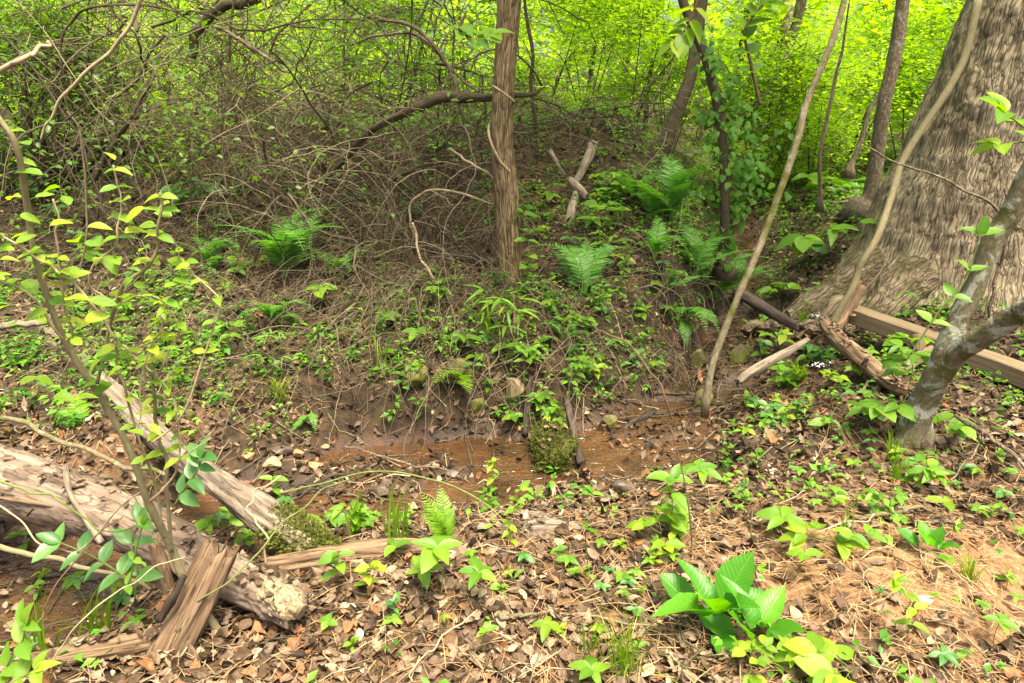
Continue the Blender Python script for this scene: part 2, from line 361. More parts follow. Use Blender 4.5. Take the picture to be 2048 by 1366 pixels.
def rock_mat(name, a, b, c3, moss=None, lo=0.5, rough=0.6):
    t = NT(name); g = t.n('ShaderNodeTexCoord'); p = g.outputs['Object']
    n = t.noise(p, 14.0, 7, 0.7, 0.3); c = t.ramp(n, [(0.3, a), (0.5, b), (0.7, c3)])
    if moss: c = t.mix(t.ramp(t.noise(p, 7.0, 6, 0.7), [(lo, (0, 0, 0)), (lo + 0.1, (1, 1, 1))]), c, moss)
    return t.done(t.bsdf(c, rough, 0.4, t.bump(t.noise(p, 45.0, 6, 0.7), 0.6, 0.01)))
M['rock_orange'] = rock_mat('orange_rock', (0.16, 0.08, 0.035), (0.32, 0.17, 0.075), (0.42, 0.27, 0.14))
M['rock_dark'] = rock_mat('wet_dark_rock', (0.03, 0.022, 0.016), (0.085, 0.062, 0.042), (0.19, 0.145, 0.10), rough=0.3)
M['rock_tan'] = rock_mat('tan_rock', (0.15, 0.105, 0.06), (0.29, 0.21, 0.12), (0.40, 0.30, 0.18), moss=(0.14, 0.13, 0.03), lo=0.55)
M['rock_moss'] = rock_mat('mossy_rock', (0.07, 0.055, 0.03), (0.14, 0.11, 0.06), (0.22, 0.17, 0.1), moss=(0.11, 0.12, 0.015), lo=0.42, rough=0.85)

def soil_mat():
    t = NT('forest_soil'); g = t.n('ShaderNodeNewGeometry'); p = g.outputs['Position']
    big = t.noise(p, 1.6, 5, 0.6); mid = t.noise(p, 11.0, 6, 0.7); fine = t.noise(p, 70.0, 5, 0.7)
    c = t.ramp(mid, [(0.3, (0.014, 0.009, 0.004)), (0.5, (0.036, 0.022, 0.010)), (0.7, (0.085, 0.053, 0.024))])
    clay = t.ramp(t.mix(0.5, mid, fine), [(0.35, (0.11, 0.055, 0.024)), (0.5, (0.22, 0.115, 0.05)), (0.65, (0.33, 0.20, 0.10))])
    c = t.mix(t.attr('tint'), c, clay)
    wet = t.n('ShaderNodeSeparateXYZ'); t.put(wet, 0, t.attr('bk', False)); w = wet.outputs[0]
    mud = t.ramp(t.mix(0.4, mid, big), [(0.35, (0.014, 0.008, 0.004)), (0.5, (0.045, 0.022, 0.010)), (0.64, (0.115, 0.052, 0.021))])
    c = t.mix(w, c, mud)
    rough = t.mix(w, (0.95, 0.95, 0.95), t.ramp(mid, [(0.4, (0.16, 0.16, 0.16)), (0.6, (0.5, 0.5, 0.5))]))
    nr = t.bump(t.mix(0.4, mid, fine), 0.7, 0.03)
    return t.done(t.bsdf(c, rough, 0.4, nr))
M['soil'] = soil_mat()
def water_mat():
    t = NT('muddy_water'); g = t.n('ShaderNodeNewGeometry'); p = g.outputs['Position']
    n = t.noise(p, 3.0, 4, 0.6); c = t.ramp(n, [(0.3, (0.03, 0.014, 0.006)), (0.55, (0.075, 0.035, 0.014)), (0.75, (0.135, 0.064, 0.025))])
    b = t.noise(t.mapping(p, (1, 1.8, 1)), 8.0, 3, 0.5, 1.2); b2 = t.noise(p, 45.0, 2, 0.5)
    return t.done(t.bsdf(c, 0.04, 1.0, t.bump(t.mix(0.22, b, b2), 0.85, 0.035)))
M['water'] = water_mat()

# ------------------------------------------------------------------ terrain
CREEK = np.array([  # x, y, half width, bed z
    (-9.0, 2.2, .45, -.56), (-3.2, 2.55, .45, -.55), (-2.2, 2.6, .42, -.54), (-1.65, 2.8, .42, -.53), (-1.2, 3.3, .40, -.52), (-.5, 3.52, .46, -.51), (.4, 3.66, .40, -.50),
    (1.0, 4.2, .30, -.47), (1.42, 4.85, .22, -.42), (2.0, 6.0, .17, -.28), (2.5, 7.5, .12, 0.0), (3.0, 10, .05, .5), (3.5, 14, .02, .9)])
CK = catmull(CREEK, 260)
CT = unit(np.gradient(CK[:, :2], axis=0))
def creek(x, y):
    x = np.asarray(x, float).ravel(); y = np.asarray(y, float).ravel()
    d = np.empty(len(x)); k = np.empty(len(x), int)
    for i in range(0, len(x), 40000):
        D = (x[i:i + 40000, None] - CK[None, :, 0]) ** 2 + (y[i:i + 40000, None] - CK[None, :, 1]) ** 2
        kk = D.argmin(1); k[i:i + 40000] = kk; d[i:i + 40000] = np.sqrt(D[np.arange(len(kk)), kk])
    dx, dy = x - CK[k, 0], y - CK[k, 1]
    side = CT[k, 0] * dy - CT[k, 1] * dx            # > 0 on the far (left) bank
    return d, side, CK[k, 2], CK[k, 3]
def G(x, y, cx, cy_, rx, ry): return np.exp(-((x - cx) / rx) ** 2 - ((y - cy_) / ry) ** 2)
def height(x, y):
    shp = np.shape(x); x = np.asarray(x, float).ravel(); y = np.asarray(y, float).ravel()
    d, side, hw, bed = creek(x, y)
    far = 0.18 + 0.34 * np.clip(y - 4.85, -1.0, 3.3) + 0.05 * np.clip(y - 8.2, 0, 40)
    far += 0.34 * G(x, y, 1.3, 8.0, 1.2, 1.0) + 0.22 * G(x, y, -2.2, 7.4, 1.6, 1.0) + 0.12 * G(x, y, 0.0, 5.0, 0.5, 0.4)
    near = .03 * np.clip(y - 2.7, 0, 2) + .16 * np.clip(y - 4.7, 0, 1.6) + .1 * np.clip(y - 6.3, 0, 5.4) + 0.05 * np.clip(y - 11.7, 0, 40)
    tl = ((x - 2.40) * 1.27 + (y - 4.62) * .68) / 1.44          # distance behind the timber edging
    near += .12 * sstep(-.02, .10, tl) * sstep(2.2, 2.5, x) * sstep(5.6, 4.9, y) * sstep(2.6, 3.2, y) + .05 * sstep(0, .5, tl) * sstep(2.3, 2.9, x) * sstep(6, 5, y)
    near += 0.02 * np.sin(x * 2.1) + 0.26 * G(x, y, 2.9, 6.5, 1.1, .8)
    near -= 0.10 * sstep(-0.8, -2.2, x) * sstep(3, 1.6, y)
    w = np.where(side > 0, 1.0, 0.0); w = sstep(-0.25, 0.25, side) if False else w
    H = far * w + near * (1 - w)
    bw = np.where(side > 0, 0.40 + 0.08 * np.sin(x * 3.1) + 0.12 * n2(x, y, 1.3, 5), 0.85 + 0.35 * sstep(0.4, 1.4, x) + 0.12 * n2(x, y, 1.7, 8))
    bw = bw + np.where(side > 0, .45 * np.clip(y - 5.6, 0, 3.5), 0)
    hw2 = hw * (0.85 + 0.35 * n2(x, y, 1.9, 21))
    t = np.clip((d - hw2) / bw, 0, 1); s = t * t * (3 - 2 * t) * 0.6 + 0.4 * t ** 0.7
    bedn = bed + 0.05 * n2(x, y, 4.5, 31) + 0.06 * n2(x, y, 1.7, 33) + 0.005
    z = bedn + (H - bedn) * s
    fade = np.clip(1.2 - y / 40, 0.3, 1) * (0.25 + 0.75 * s)
    z += (0.055 * n2(x, y, 1.5, 1) + 0.022 * n2(x, y, 6.0, 2, 3)) * fade
    return z.reshape(shp)

xs = np.concatenate([-np.geomspace(60, 4.8, 40)[:-1], np.arange(-4.8, 5.6, 0.04), np.geomspace(5.6, 60, 40)])
ys = np.concatenate([[-6, -4, -2.5, -1.5, -.8, -.2, .2, .6], np.arange(0.9, 9.0, 0.04), np.geomspace(9.0, 90, 70)])
gx, gy = np.meshgrid(xs, ys); gz = height(gx, gy)
def hq(x, y):                                        # height read back from the ground mesh
    x = np.asarray(x, float); y = np.asarray(y, float)
    i = np.clip(np.searchsorted(xs, x) - 1, 0, len(xs) - 2); j = np.clip(np.searchsorted(ys, y) - 1, 0, len(ys) - 2)
    fx = np.clip((x - xs[i]) / (xs[i + 1] - xs[i]), 0, 1); fy = np.clip((y - ys[j]) / (ys[j + 1] - ys[j]), 0, 1)
    return (gz[j, i] * (1 - fx) + gz[j, i + 1] * fx) * (1 - fy) + (gz[j + 1, i] * (1 - fx) + gz[j + 1, i + 1] * fx) * fy
def h1(x, y): return float(hq(x, y))
d_, s_, hw_, bed_ = creek(gx, gy)
wet = (sstep(0.17, 0.02, gz.ravel() - bed_) * sstep(0.9, 0.4, d_ - hw_)).reshape(gz.shape)
clay = np.clip(G(gx, gy, 1.55, 1.95, 1.1, .5) * 1.2 + 0.35 * sstep(0.1, 0.6, n2(gx, gy, 1.1, 77)) * sstep(9, 6, gy), 0, 1)
mb = MB(); nx, ny = len(xs), len(ys)
ii = (np.arange(ny - 1)[:, None] * nx + np.arange(nx - 1)[None]).ravel()
wv3 = np.stack([wet.ravel(), clay.ravel(), 0 * wet.ravel()], -1)
mb.add(np.stack([gx, gy, gz], -1).reshape(-1, 3), np.stack([ii, ii + 1, ii + nx + 1, ii + nx], -1), clay.ravel(), wv3)
tag(mb.build('ground', M['soil']), 'brown forest soil of the banks and the woodland floor', kind='structure')

def ray(u, v):
    a = (u - 1024) / FPX; b = (683 - v) / FPX; c, s = math.cos(R(PITCH)), math.sin(R(PITCH))
    dy = c + b * s; return np.array([a / dy, 1.0, (-s + b * c) / dy])
def at(u, v, Y): return CAM + ray(u, v) * Y
_Y = np.concatenate([np.arange(1.0, 9, 0.02), np.arange(9, 40, 0.1)])
def ground(u, v, lift=0.0):
    d = ray(u, v); P = CAM + d * _Y[:, None]
    hit = np.nonzero(P[:, 2] < hq(P[:, 0], P[:, 1]))[0]
    if not len(hit): return CAM + d * 30
    p = P[hit[0]].copy(); p[2] = h1(p[0], p[1]) + lift; return p
def px(n, Y): return n * Y / FPX          # n photo pixels at depth Y in metres (roughly)
def pts(L, n=None):
    P = np.array([at(*p) for p in L]); return catmull(P, n) if n else P

# water sheet following the creek
mb = MB(); K = CK[:215]; Nrm = np.stack([-CT[:215, 1], CT[:215, 0]], -1); rows = []
for t in np.linspace(-1, 1, 13):
    zz = K[:, 3] + 0.04 - 0.07 * sstep(1.0, 1.7, K[:, 0])
    rows.append(np.stack([K[:, 0] + Nrm[:, 0] * t * (K[:, 2] + .4), K[:, 1] + Nrm[:, 1] * t * (K[:, 2] + .4), zz], -1))
W = np.stack(rows, 1); nk = len(K)
ii = (np.arange(nk - 1)[:, None] * 13 + np.arange(12)[None]).ravel()
mb.add(W.reshape(-1, 3), np.stack([ii, ii + 13, ii + 14, ii + 1], -1))
tag(mb.build('creek_water', M['water']), 'shallow muddy orange creek water', kind='structure')

# ------------------------------------------------------------------ trees and fallen wood
def part(mb, name, mat, parent, smooth=True):
    o3 = np.array(parent.location)
    mb.V = [v - o3 for v in mb.V]
    o = mb.build(name, mat, parent, smooth); return o
def ridge_disp(amp, fa, fz, seed=0, warp=0.35):
    def f(bk):
        w = vnoise(bk * np.array([fa * .5, fa * .5, fz * .8]) + 5, seed + 9)[..., None] * warp
        q = bk * np.array([fa, fa, fz]) + w
        a = 1 - np.abs(vnoise(q, seed)) * 3.0; b = 1 - np.abs(vnoise(q * np.array([2.1, 2.1, 2.6]) + 3, seed + 1)) * 3.0
        f.last = np.clip((a * .65 + b * .35) * 0.55 + 0.55, 0, 1)
        return amp * (-(np.clip(a, 0, 1) * .65 + np.clip(b, 0, 1) * .35))
    return f
def lump_disp(amp, f0, seed=0):
    def f(bk):
        f.last = np.full(bk.shape[:2], 0.95); rr_ = np.linalg.norm(bk[..., :2], axis=-1, keepdims=True) + 1e-6
        q = np.concatenate([bk[..., :2] / rr_ * 1.5, bk[..., 2:] * f0 * .3], -1)
        return amp * fbm(q, seed, 4)
    return f
def bark_tube(mb, P, Rr, sides, disp):
    V, F, bk = tube(P, Rr, sides, disp)
    t = np.full(len(V), 0.9)
    if isinstance(disp, object) and disp is not None and hasattr(disp, 'last'):
        L = disp.last.ravel(); L = 1 - np.clip((L - .62) / .38, 0, 1) ** 1.5 * 0.9 if 'ridge' in disp.__qualname__ else L
        t[:len(L)] = L
    mb.add(V, F, t, bk)
def stemcurve(L, n, wob=0.0, seed=0):
    P = pts([l[:3] for l in L], n); r = np.interp(np.linspace(0, len(L) - 1, n), range(len(L)), [px(l[3] / 2, l[2]) for l in L])
    if wob:
        q = np.linspace(0, 9.0, n)[:, None]
        P = P + wob * np.concatenate([vnoise(np.hstack([q, q * 0 + k, q * 0]), seed)[:, None] for k in range(3)], 1)
    return P, r
def up_ext(P, r, top, dx=0.0, dy=0.0, n=14, rt=0.5):
    e = P[-1]; Q = np.stack([np.linspace(e[0], e[0] + dx, n), np.linspace(e[1], e[1] + dy, n), np.linspace(e[2], top, n)], -1)[1:]
    return np.vstack([P, Q]), np.concatenate([r, np.linspace(r[-1], r[-1] * rt, n)[1:]])

# foliage clumps shared by all crowns: many small leaves round a spray of twigs
def clump_mesh(name, mat, nleaf, seed, lsize=0.075, tint_rng=(0, 1), tw=0.3, flat=0.7, wleaf=.3):
    rg = np.random.default_rng(seed); mb = MB(); nb = 46
    c = rg.normal(size=(nb, 3)); c = unit(c) * (rg.random((nb, 1)) ** (1 / 2.2)) * np.array([1, 1, flat])
    for q in c:
        k = q * rg.uniform(.15, .45) + rg.normal(size=3) * .08
        V, F, bk = tube(catmull([k, (k + q) / 2 + rg.normal(size=3) * .06, q * 1.03], 6), np.linspace(.006, .002, 6), 3, cap=False)
        mb.add(V, F, rg.random() * .5, None, 1)
    own = rg.integers(0, nb, nleaf)
    pos = c[own] * rg.uniform(.65, 1.08, (nleaf, 1)) + rg.normal(size=(nleaf, 3)) * np.array([.13, .13, .06])
    az = rg.random(nleaf) * 2 * np.pi
    d = np.stack([np.cos(az), np.sin(az), rg.normal(-.25, .3, nleaf)], -1)
    up = np.stack([rg.normal(0, .45, nleaf), rg.normal(0, .45, nleaf), np.ones(nleaf)], -1)
    tv, tf = leaf_low(wleaf)
    spread(mb, tv, tf, pos, d, up, rg.uniform(.6, 1.25, nleaf) * lsize, np.clip(rg.normal(np.mean(tint_rng), .22, nleaf), *tint_rng))
    return mb.mesh(name, [mat, M['twig']], False)
CL = [clump_mesh('lime_foliage', M['lime'], 620, 100 + i, .085) for i in range(4)]
CM = [clump_mesh('green_foliage', M['mid_leaf'], 800, 200 + i, .08) for i in range(3)]
def crown(parent, cen, size, n, meshes, seed=0, squash=.8, name='crown'):
    rg = random.Random(seed); b = Vector(parent.location)
    for i in range(n):
        p = Vector((cen[0] + rg.gauss(0, size[0] * .5), cen[1] + rg.gauss(0, size[1] * .5), cen[2] + rg.gauss(0, size[2] * .5)))
        s = rg.uniform(.7, 1.15) * size[3]
        inst(name, meshes[rg.randrange(len(meshes))], parent, Matrix.Translation(p - b) @ Matrix.Rotation(rg.random() * 6.28, 4, 'Z') @ Matrix.Diagonal((s, s, s * squash, 1)))

def tree(name, label, L, mat, n=60, sides=20, disp=None, top=6.0, lean=(0, 0), ncr=2, meshes=CL, group=None, wob=0.0, foot=0.12, flare=1.5, roots=(), crz=1.0, crs=1.5):
    P, r = stemcurve(L, n, wob, len(label))
    base = P[0].copy()
    P = np.vstack([P[0] - np.array([0, 0, foot]), P]); r = np.concatenate([[r[0] * flare], r]); k = max(2, n // 10)
    r[:k] *= np.linspace(flare, 1, k) ** 1.5
    P, r = up_ext(P, r, top, *lean, n=max(10, n // 3))
    t = thing(name, label, 'tree', base, group)
    mb = MB(); bark_tube(mb, P, r, sides, disp); part(mb, 'trunk', mat, t)
    for i, rt in enumerate(roots):
        Q, rr = stemcurve(rt, 24, .0, i); Q = catmull([ground(*l[:2]) + np.array([0, 0, px(l[3], l[2]) * .4]) for l in rt], 24); Q[0] = (Q[0] + base) / 2 + np.array([0, 0, .04]); m2 = MB(); bark_tube(m2, Q, rr * .42, 10, lump_disp(.008, 9, i)); part(m2, 'root', mat, t)
    if ncr: crown(t, (P[-1][0], P[-1][1], top + crz * .3), (1.0, 1.0, .7, crs), ncr, meshes, seed=len(label))
    return t

# the big leaning poplar on the right
pop = thing('poplar_tree', 'huge thick trunked tree with furrowed tan bark at the right edge', 'tree', (3.95, 5.5, 0.2))
zz = np.array([-.15, .1, .3, .6, .85, 1.28, 1.8, 2.33, 3.2, 5, 8.5]); ax = np.array([3.93, 3.93, 3.92, 3.91, 3.91, 3.93, 3.98, 4.03, 4.10, 4.2, 4.3])
rr = np.array([1.12, 1.08, 1.02, .945, .89, .77, .67, .60, .55, .48, .38])
zi = np.concatenate([np.linspace(-.15, 2.7, 260), np.linspace(2.72, 8.5, 24)])
P = np.stack([np.interp(zi, zz, ax), 5.5 + .03 * zi, zi], -1)
def pop_disp(bk):
    th = np.arctan2(bk[..., 1], bk[..., 0]); s = bk[..., 2]
    z_ = np.maximum(s - .35, 0); fl = 0
    for a0, A0, w0 in ((3.16, .42, .26), (3.60, .40, .22), (4.35, .12, .3), (5.2, .2, .3), (2.4, .2, .3)):
        dth = (th - a0 + np.pi) % (2 * np.pi) - np.pi; fl = fl + A0 * np.exp(-(dth / w0) ** 2) * np.exp(-z_ / .20)
    flute = fl + .05 * np.sin(th * 5 + .6) * np.exp(-s / .7) + .035 * np.sin(th * 3 + s) * np.exp(-s / 2)
    rd = ridge_disp(.016, 17, 5.0, 3, .8); v = rd(bk); pop_disp.last = rd.last
    lo = sstep(.1, .75, s)
    return flute + v * (.35 + .65 * lo) + .012 * fbm(bk * 9, 4, 3) + .02 * fbm(bk * 2.2, 14, 2)
pop_disp.__qualname__ = 'ridge_pop'
mb = MB(); bark_tube(mb, P, np.interp(zi, zz, rr), 320, pop_disp); part(mb, 'trunk', M['bark_poplar'], pop)
def root_disp(i):
    rd = ridge_disp(.008, 14, 7.0, 20 + i, .8); lp = lump_disp(.020, 7, i + 5)
    def f(bk): a = rd(bk) + lp(bk) + .012 * fbm(bk * 14, i, 3); f.last = rd.last; return a
    f.__qualname__ = 'ridge_root'; return f
def ground_tube(pl, rads, n=50, lift=.0):
    P = catmull(np.array([(x, y, 0.) for x, y in pl]), n); P[:, 2] = hq(P[:, 0], P[:, 1]) + np.interp(np.linspace(0, 1, n), np.linspace(0, 1, len(rads)), rads) * .15 + lift
    k = np.ones(7) / 7; P[3:-3, 2] = np.convolve(P[:, 2], k, 'valid')
    return P, np.interp(np.linspace(0, 1, n), np.linspace(0, 1, len(rads)), rads)
for i, (pl, rads) in enumerate([
    ([(3.75, 5.45), (2.95, 5.38), (2.5, 5.42), (2.28, 5.40), (2.12, 5.28)], [.20, .20, .15, .12, .05]),
    ([(3.7, 5.3), (2.98, 4.98), (2.68, 4.86), (2.52, 4.80), (2.42, 4.70)], [.20, .18, .14, .11, .04]),
    ([(2.7, 5.5), (2.45, 5.62), (2.2, 5.7), (2.02, 5.62)], [.14, .11, .08, .04]),
    ([(2.62, 5.2), (2.45, 5.16), (2.3, 5.1), (2.2, 5.0)], [.10, .09, .07, .03])]):
    Q, q = ground_tube(pl, rads, lift=.05); Q[:16, 2] += np.linspace(-.06, 0, 16); Q[:, 2] += .035 * np.sin(np.linspace(0, 7 + i, 50)); Q[:, 1] += .04 * np.sin(np.linspace(i, 8, 50)); mb = MB(); bark_tube(mb, Q, q, 60, root_disp(i)); part(mb, 'root', M['bark_root'], pop)
crown(pop, (4.4, 5.6, 9.3), (2.2, 2.2, .8, 2.0), 4, CM, 5)

# the central straight tree with its vine
CT_L = [(1022, 612, 4.92, 64), (1021, 580, 4.92, 54), (1020, 520, 4.93, 49), (1016, 440, 4.95, 50), (1012, 380, 4.97, 48), (1005, 300, 5.0, 44), (1005, 230, 5.03, 42), (1008, 160, 5.06, 41), (1013, 90, 5.1, 42), (1019, 0, 5.15, 44), (1023, -60, 5.2, 44)]
ftree = tree('furrowed_tree', 'straight brown furrowed tree trunk standing on the bank in the centre', CT_L, M['bark_mid'], 420, 90, ridge_disp(.006, 42, 9, 2, .6), top=6.5, ncr=3, flare=1.7, crs=1.7,
     roots=[[(1045, 590, 4.85, 26), (1085, 600, 4.75, 16), (1120, 640, 4.6, 8)], [(1000, 598, 4.85, 26), (965, 625, 4.75, 14), (940, 660, 4.6, 7)], [(1025, 600, 4.83, 30), (1030, 650, 4.7, 16), (1028, 700, 4.55, 8)]])
crown(ftree, (0.7, 4.0, 5.3), (2.4, 1.3, .5, 1.3), 3, CM, 77)  # extra unseen crown clumps, added overhead to shade the middle bank
vine = [(985, 172, 4.93, 4.5), (1004, 184, 4.93, 4.5), (1024, 200, 4.96, 4.5), (1027, 207, 5.02, 4.5), (1010, 225, 5.16, 4), (985, 240, 5.12, 4), (977, 258, 5.02, 5), (982, 285, 4.92, 5), (1000, 322, 4.90, 5), (1020, 344, 4.92, 5), (1031, 358, 4.98, 5), (1036, 400, 4.96, 4), (1037, 470, 4.93, 4), (1042, 560, 4.85, 4)]
Q, q = stemcurve(vine, 90); mb = MB(); V, F, bk = tube(Q, q, 7); mb.add(V, F, .5, bk)
tag(mb.build('climbing_vine', M['stem_pale'], origin=Q[-1]), 'thin pale vine winding round the central tree trunk', 'vine')

tree('slender_tree', 'slender grey brown tree behind the big root, left of the huge trunk', [(1728, 412, 7.2, 36), (1742, 385, 7.2, 30), (1754, 310, 7.25, 27), (1768, 206, 7.3, 25), (1792, 103, 7.4, 24), (1806, 0, 7.5, 23), (1812, -50, 7.5, 23)], M['bark_grey'], 160, 40, ridge_disp(.004, 30, 9, 6), top=6.5,
     roots=[[(1735, 400, 7.15, 22), (1700, 410, 7.0, 18), (1650, 412, 6.95, 14), (1618, 416, 6.9, 8)], [(1735, 405, 7.1, 18), (1755, 425, 6.9, 14), (1800, 400, 6.85, 8)], [(1730, 405, 7.1, 16), (1712, 424, 6.85, 12), (1690, 428, 6.8, 6)]])
tree('leaning_sapling', 'thin pale sapling leaning right from the creek edge', [(1412, 800, 4.15, 19), (1424, 733, 4.17, 14), (1448, 664, 4.2, 14), (1482, 578, 4.22, 14), (1513, 509, 4.25, 14), (1539, 440, 4.28, 13), (1568, 361, 4.3, 13), (1596, 275, 4.33, 14), (1613, 206, 4.36, 13), (1665, 79, 4.4, 12), (1689, 0, 4.45, 11), (1700, -40, 4.45, 11)], M['bark_lichen'], 160, 14, lump_disp(.0035, 30, 7), top=4.2, lean=(.7, .3), ncr=2, crs=.9, flare=1.0)
IVY_L = [(1449, 530, 6.1, 22), (1449, 468, 6.1, 19), (1450, 413, 6.1, 18), (1450, 344, 6.12, 18), (1444, 275, 6.15, 18), (1434, 206, 6.2, 18), (1413, 120, 6.25, 18), (1389, 62, 6.3, 17), (1365, 0, 6.35, 16), (1352, -40, 6.4, 16)]
ivt = tree('ivy_clad_tree', 'small dark bent tree wrapped in green creeper leaves', IVY_L, M['bark_dark'], 120, 20, lump_disp(.006, 20, 8), top=5.0, lean=(-.4, .3), ncr=3)
# creeper leaves on it
mb = MB(); Pn, _ = stemcurve(IVY_L, 200); rg = np.random.default_rng(5)
NI = 620; kk = (np.clip(rg.beta(1.3, 1.5, 900), 0, 1) * 150).astype(int); sel = Pn[kk]; fs = np.interp(kk, [0, 25, 60, 85, 110, 150], [.5, .6, 1.7, 1.9, .9, .7])[:, None]
off = rg.normal(size=(900, 3)) * np.array([.085, .09, .06]) * fs + np.array([.22, 0, .02]) * (fs - .5) * rg.random((900, 1))
cc = np.round(sel * 9) ; pos = sel + off; pos = pos[vnoise(pos * 5.5, 3) > -.25]; pos = np.resize(pos, (900, 3)) + rg.normal(size=(900, 3)) * .015; az = rg.random(900) * 6.28
tv, tf = leaf_full(.36, .08, .2, (0, .12, .32, .6, .85, 1), .35)
spread(mb, tv, tf, pos, np.stack([np.cos(az) * .8, -abs(np.sin(az)) * .6, np.full(900, -.6)], -1), np.stack([rg.normal(0, .4, 900), -np.ones(900) * .8, np.ones(900)], -1), rg.uniform(.04, .085, 900) * (np.arange(900) < NI), rg.random(900))
for k in range(14):
    a = Pn[rg.integers(20, 150)]; b = a + np.array([rg.uniform(.05, .5), rg.normal(0, .1), rg.uniform(-.25, .35)])
    V, F, bk = tube(catmull([a, (a + b) / 2 + rg.normal(size=3) * .05, b], 8), np.linspace(.007, .003, 8), 4); mb.add(V, F, .3, bk, 1)
o = part(mb, 'creeper', [M['ivy'], M['twig']], ivt)

tree('leaning_tree', 'dark leaning tree behind the leafy mound', [(1305, 345, 8.6, 36), (1333, 275, 8.6, 28), (1354, 224, 8.65, 26), (1378, 160, 8.7, 24), (1392, 90, 8.8, 24), (1402, 0, 8.9, 24), (1408, -40, 9, 24)], M['bark_dark'], 90, 20, lump_disp(.01, 14, 9), top=6)
tree('forest_tree', 'upright grey tree far behind the creeper clad tree', [(1560, 250, 11, 26), (1570, 150, 11, 22), (1573, 60, 11, 22), (1574, 0, 11.2, 22), (1574, -40, 11.2, 22)], M['bark_grey'], 80, 18, ridge_disp(.006, 20, 5, 4), top=7)
tree('forest_tree', 'thin bent tree crossing in front of the upright grey far tree', [(1480, 255, 9.5, 9), (1520, 200, 9.6, 12), (1555, 145, 9.8, 14), (1582, 86, 10, 16), (1603, 0, 10, 18), (1612, -40, 10, 18)], M['bark_grey'], 80, 12, lump_disp(.006, 20, 4), top=6, flare=1.1)
tree('thin_sapling', 'very thin straight sapling right of the leaning sapling', [(1640, 400, 7.2, 8), (1640, 310, 7.2, 8), (1658, 220, 7.25, 7), (1672, 150, 7.3, 6), (1685, 100, 7.3, 5)], M['bark_grey'], 50, 8, lump_disp(.002, 20, 4), top=2.6, ncr=1, crs=.5)
tree('thin_sapling', 'crooked thin sapling branching left of the slender tree', [(1700, 335, 8.2, 11), (1722, 280, 8.2, 10), (1737, 227, 8.2, 9), (1755, 195, 8.2, 8), (1768, 170, 8.2, 6)], M['bark_grey'], 50, 8, lump_disp(.004, 20, 4), top=2.6, ncr=1, crs=.5)
tree('thin_sapling', 'dark thin sapling right behind the central trunk', [(1078, 285, 7.6, 9), (1072, 250, 7.6, 8), (1062, 170, 7.6, 8), (1066, 110, 7.6, 7), (1052, 30, 7.7, 6), (1048, -30, 7.7, 6)], M['bark_dark'], 60, 8, lump_disp(.003, 20, 4), top=3.4, ncr=2, crs=.6, meshes=CM)
tree('thin_sapling', 'thin brown trunk at the upper left corner', [(52, 330, 7.8, 22), (55, 150, 7.8, 17), (54, 60, 7.8, 16), (52, 0, 7.9, 15), (52, -40, 7.9, 15)], M['bark_dark'], 60, 10, lump_disp(.004, 20, 4), top=5, ncr=2)
# thin stems far back, upper right: each its own sapling
rg = random.Random(31)
ORD = 'first second third fourth fifth sixth seventh eighth ninth tenth eleventh twelfth thirteenth fourteenth fifteenth sixteenth seventeenth eighteenth nineteenth twentieth twenty-first twenty-second'.split()
spots = [(1835, 230), (1862, 240), (1885, 225), (1905, 215), (1760, 210), (1712, 220), (1625, 230), (1505, 230), (1290, 215), (1235, 205), (1170, 190), (1130, 200), (930, 190), (850, 180), (700, 170), (560, 175), (430, 170), (330, 180), (180, 190), (90, 190), (1460, 215), (1545, 205)]
for i, (u, v) in enumerate(spots):
    Y = rg.uniform(10.5, 17); g = at(u, v, Y); z0 = h1(g[0], g[1])
    w = rg.uniform(.03, .09); ln = rg.uniform(-.3, .5) if u < 1600 else rg.uniform(.3, .9)
    P = catmull([(g[0], g[1], z0 - .1), (g[0] + ln * .35, g[1], z0 + 1.1), (g[0] + ln, g[1] + .1, z0 + 2.6), (g[0] + ln * 1.3, g[1] + .2, z0 + 5)], 40)
    t = thing('understory_tree', 'slim young tree among the bright background leaves, %s from the left' % ORD[sorted(s[0] for s in spots).index(u)], 'tree', (g[0], g[1], z0), 'slim young trees in the bright background')
    mb = MB(); bark_tube(mb, P, np.linspace(w, w * .45, 40), 9, lump_disp(.006, 18, i)); part(mb, 'trunk', M['bark_dark'] if i % 3 else M['bark_grey'], t)
    crown(t, (g[0] + ln * .6, g[1], z0 + 1.9), (1.0, .8, 1.1, 1.0), 5, CL, 40 + i)
    crown(t, (g[0] + ln * 1.2, g[1], z0 + 3.4), (1.2, 1.0, .8, 1.0), 3, CL, 140 + i)

# forked lichen tree, near right
fk = thing('forked_tree', 'forked grey lichen spotted tree leaning right in front of the timber edging', 'tree', at(1822, 872, 3.05))
mb = MB(); Q, q = stemcurve([(1800, 900, 3.05, 70), (1822, 860, 3.05, 60), (1850, 800, 3.03, 54), (1874, 750, 3.0, 56), (1893, 706, 2.98, 52), (1912, 646, 2.98, 40), (1947, 578, 2.97, 42), (1967, 526, 2.96, 40), (1991, 474, 2.95, 40), (2025, 420, 2.93, 40), (2060, 350, 2.9, 40), (2120, 240, 2.85, 38)], 140)
bark_tube(mb, *up_ext(Q, q, 4.6, .7, .1), 26, lump_disp(.006, 16, 2)); part(mb, 'trunk', M['bark_fork'], fk)
mb = MB(); Q, q = stemcurve([(1880, 745, 3.0, 50), (1910, 708, 2.95, 50), (1960, 676, 2.85, 48), (2020, 638, 2.75, 46), (2080, 600, 2.65, 46), (2200, 520, 2.5, 44)], 70)
bark_tube(mb, *up_ext(Q, q, 3.6, .8, -.1), 22, lump_disp(.006, 16, 5)); part(mb, 'branch', M['bark_fork'], fk)
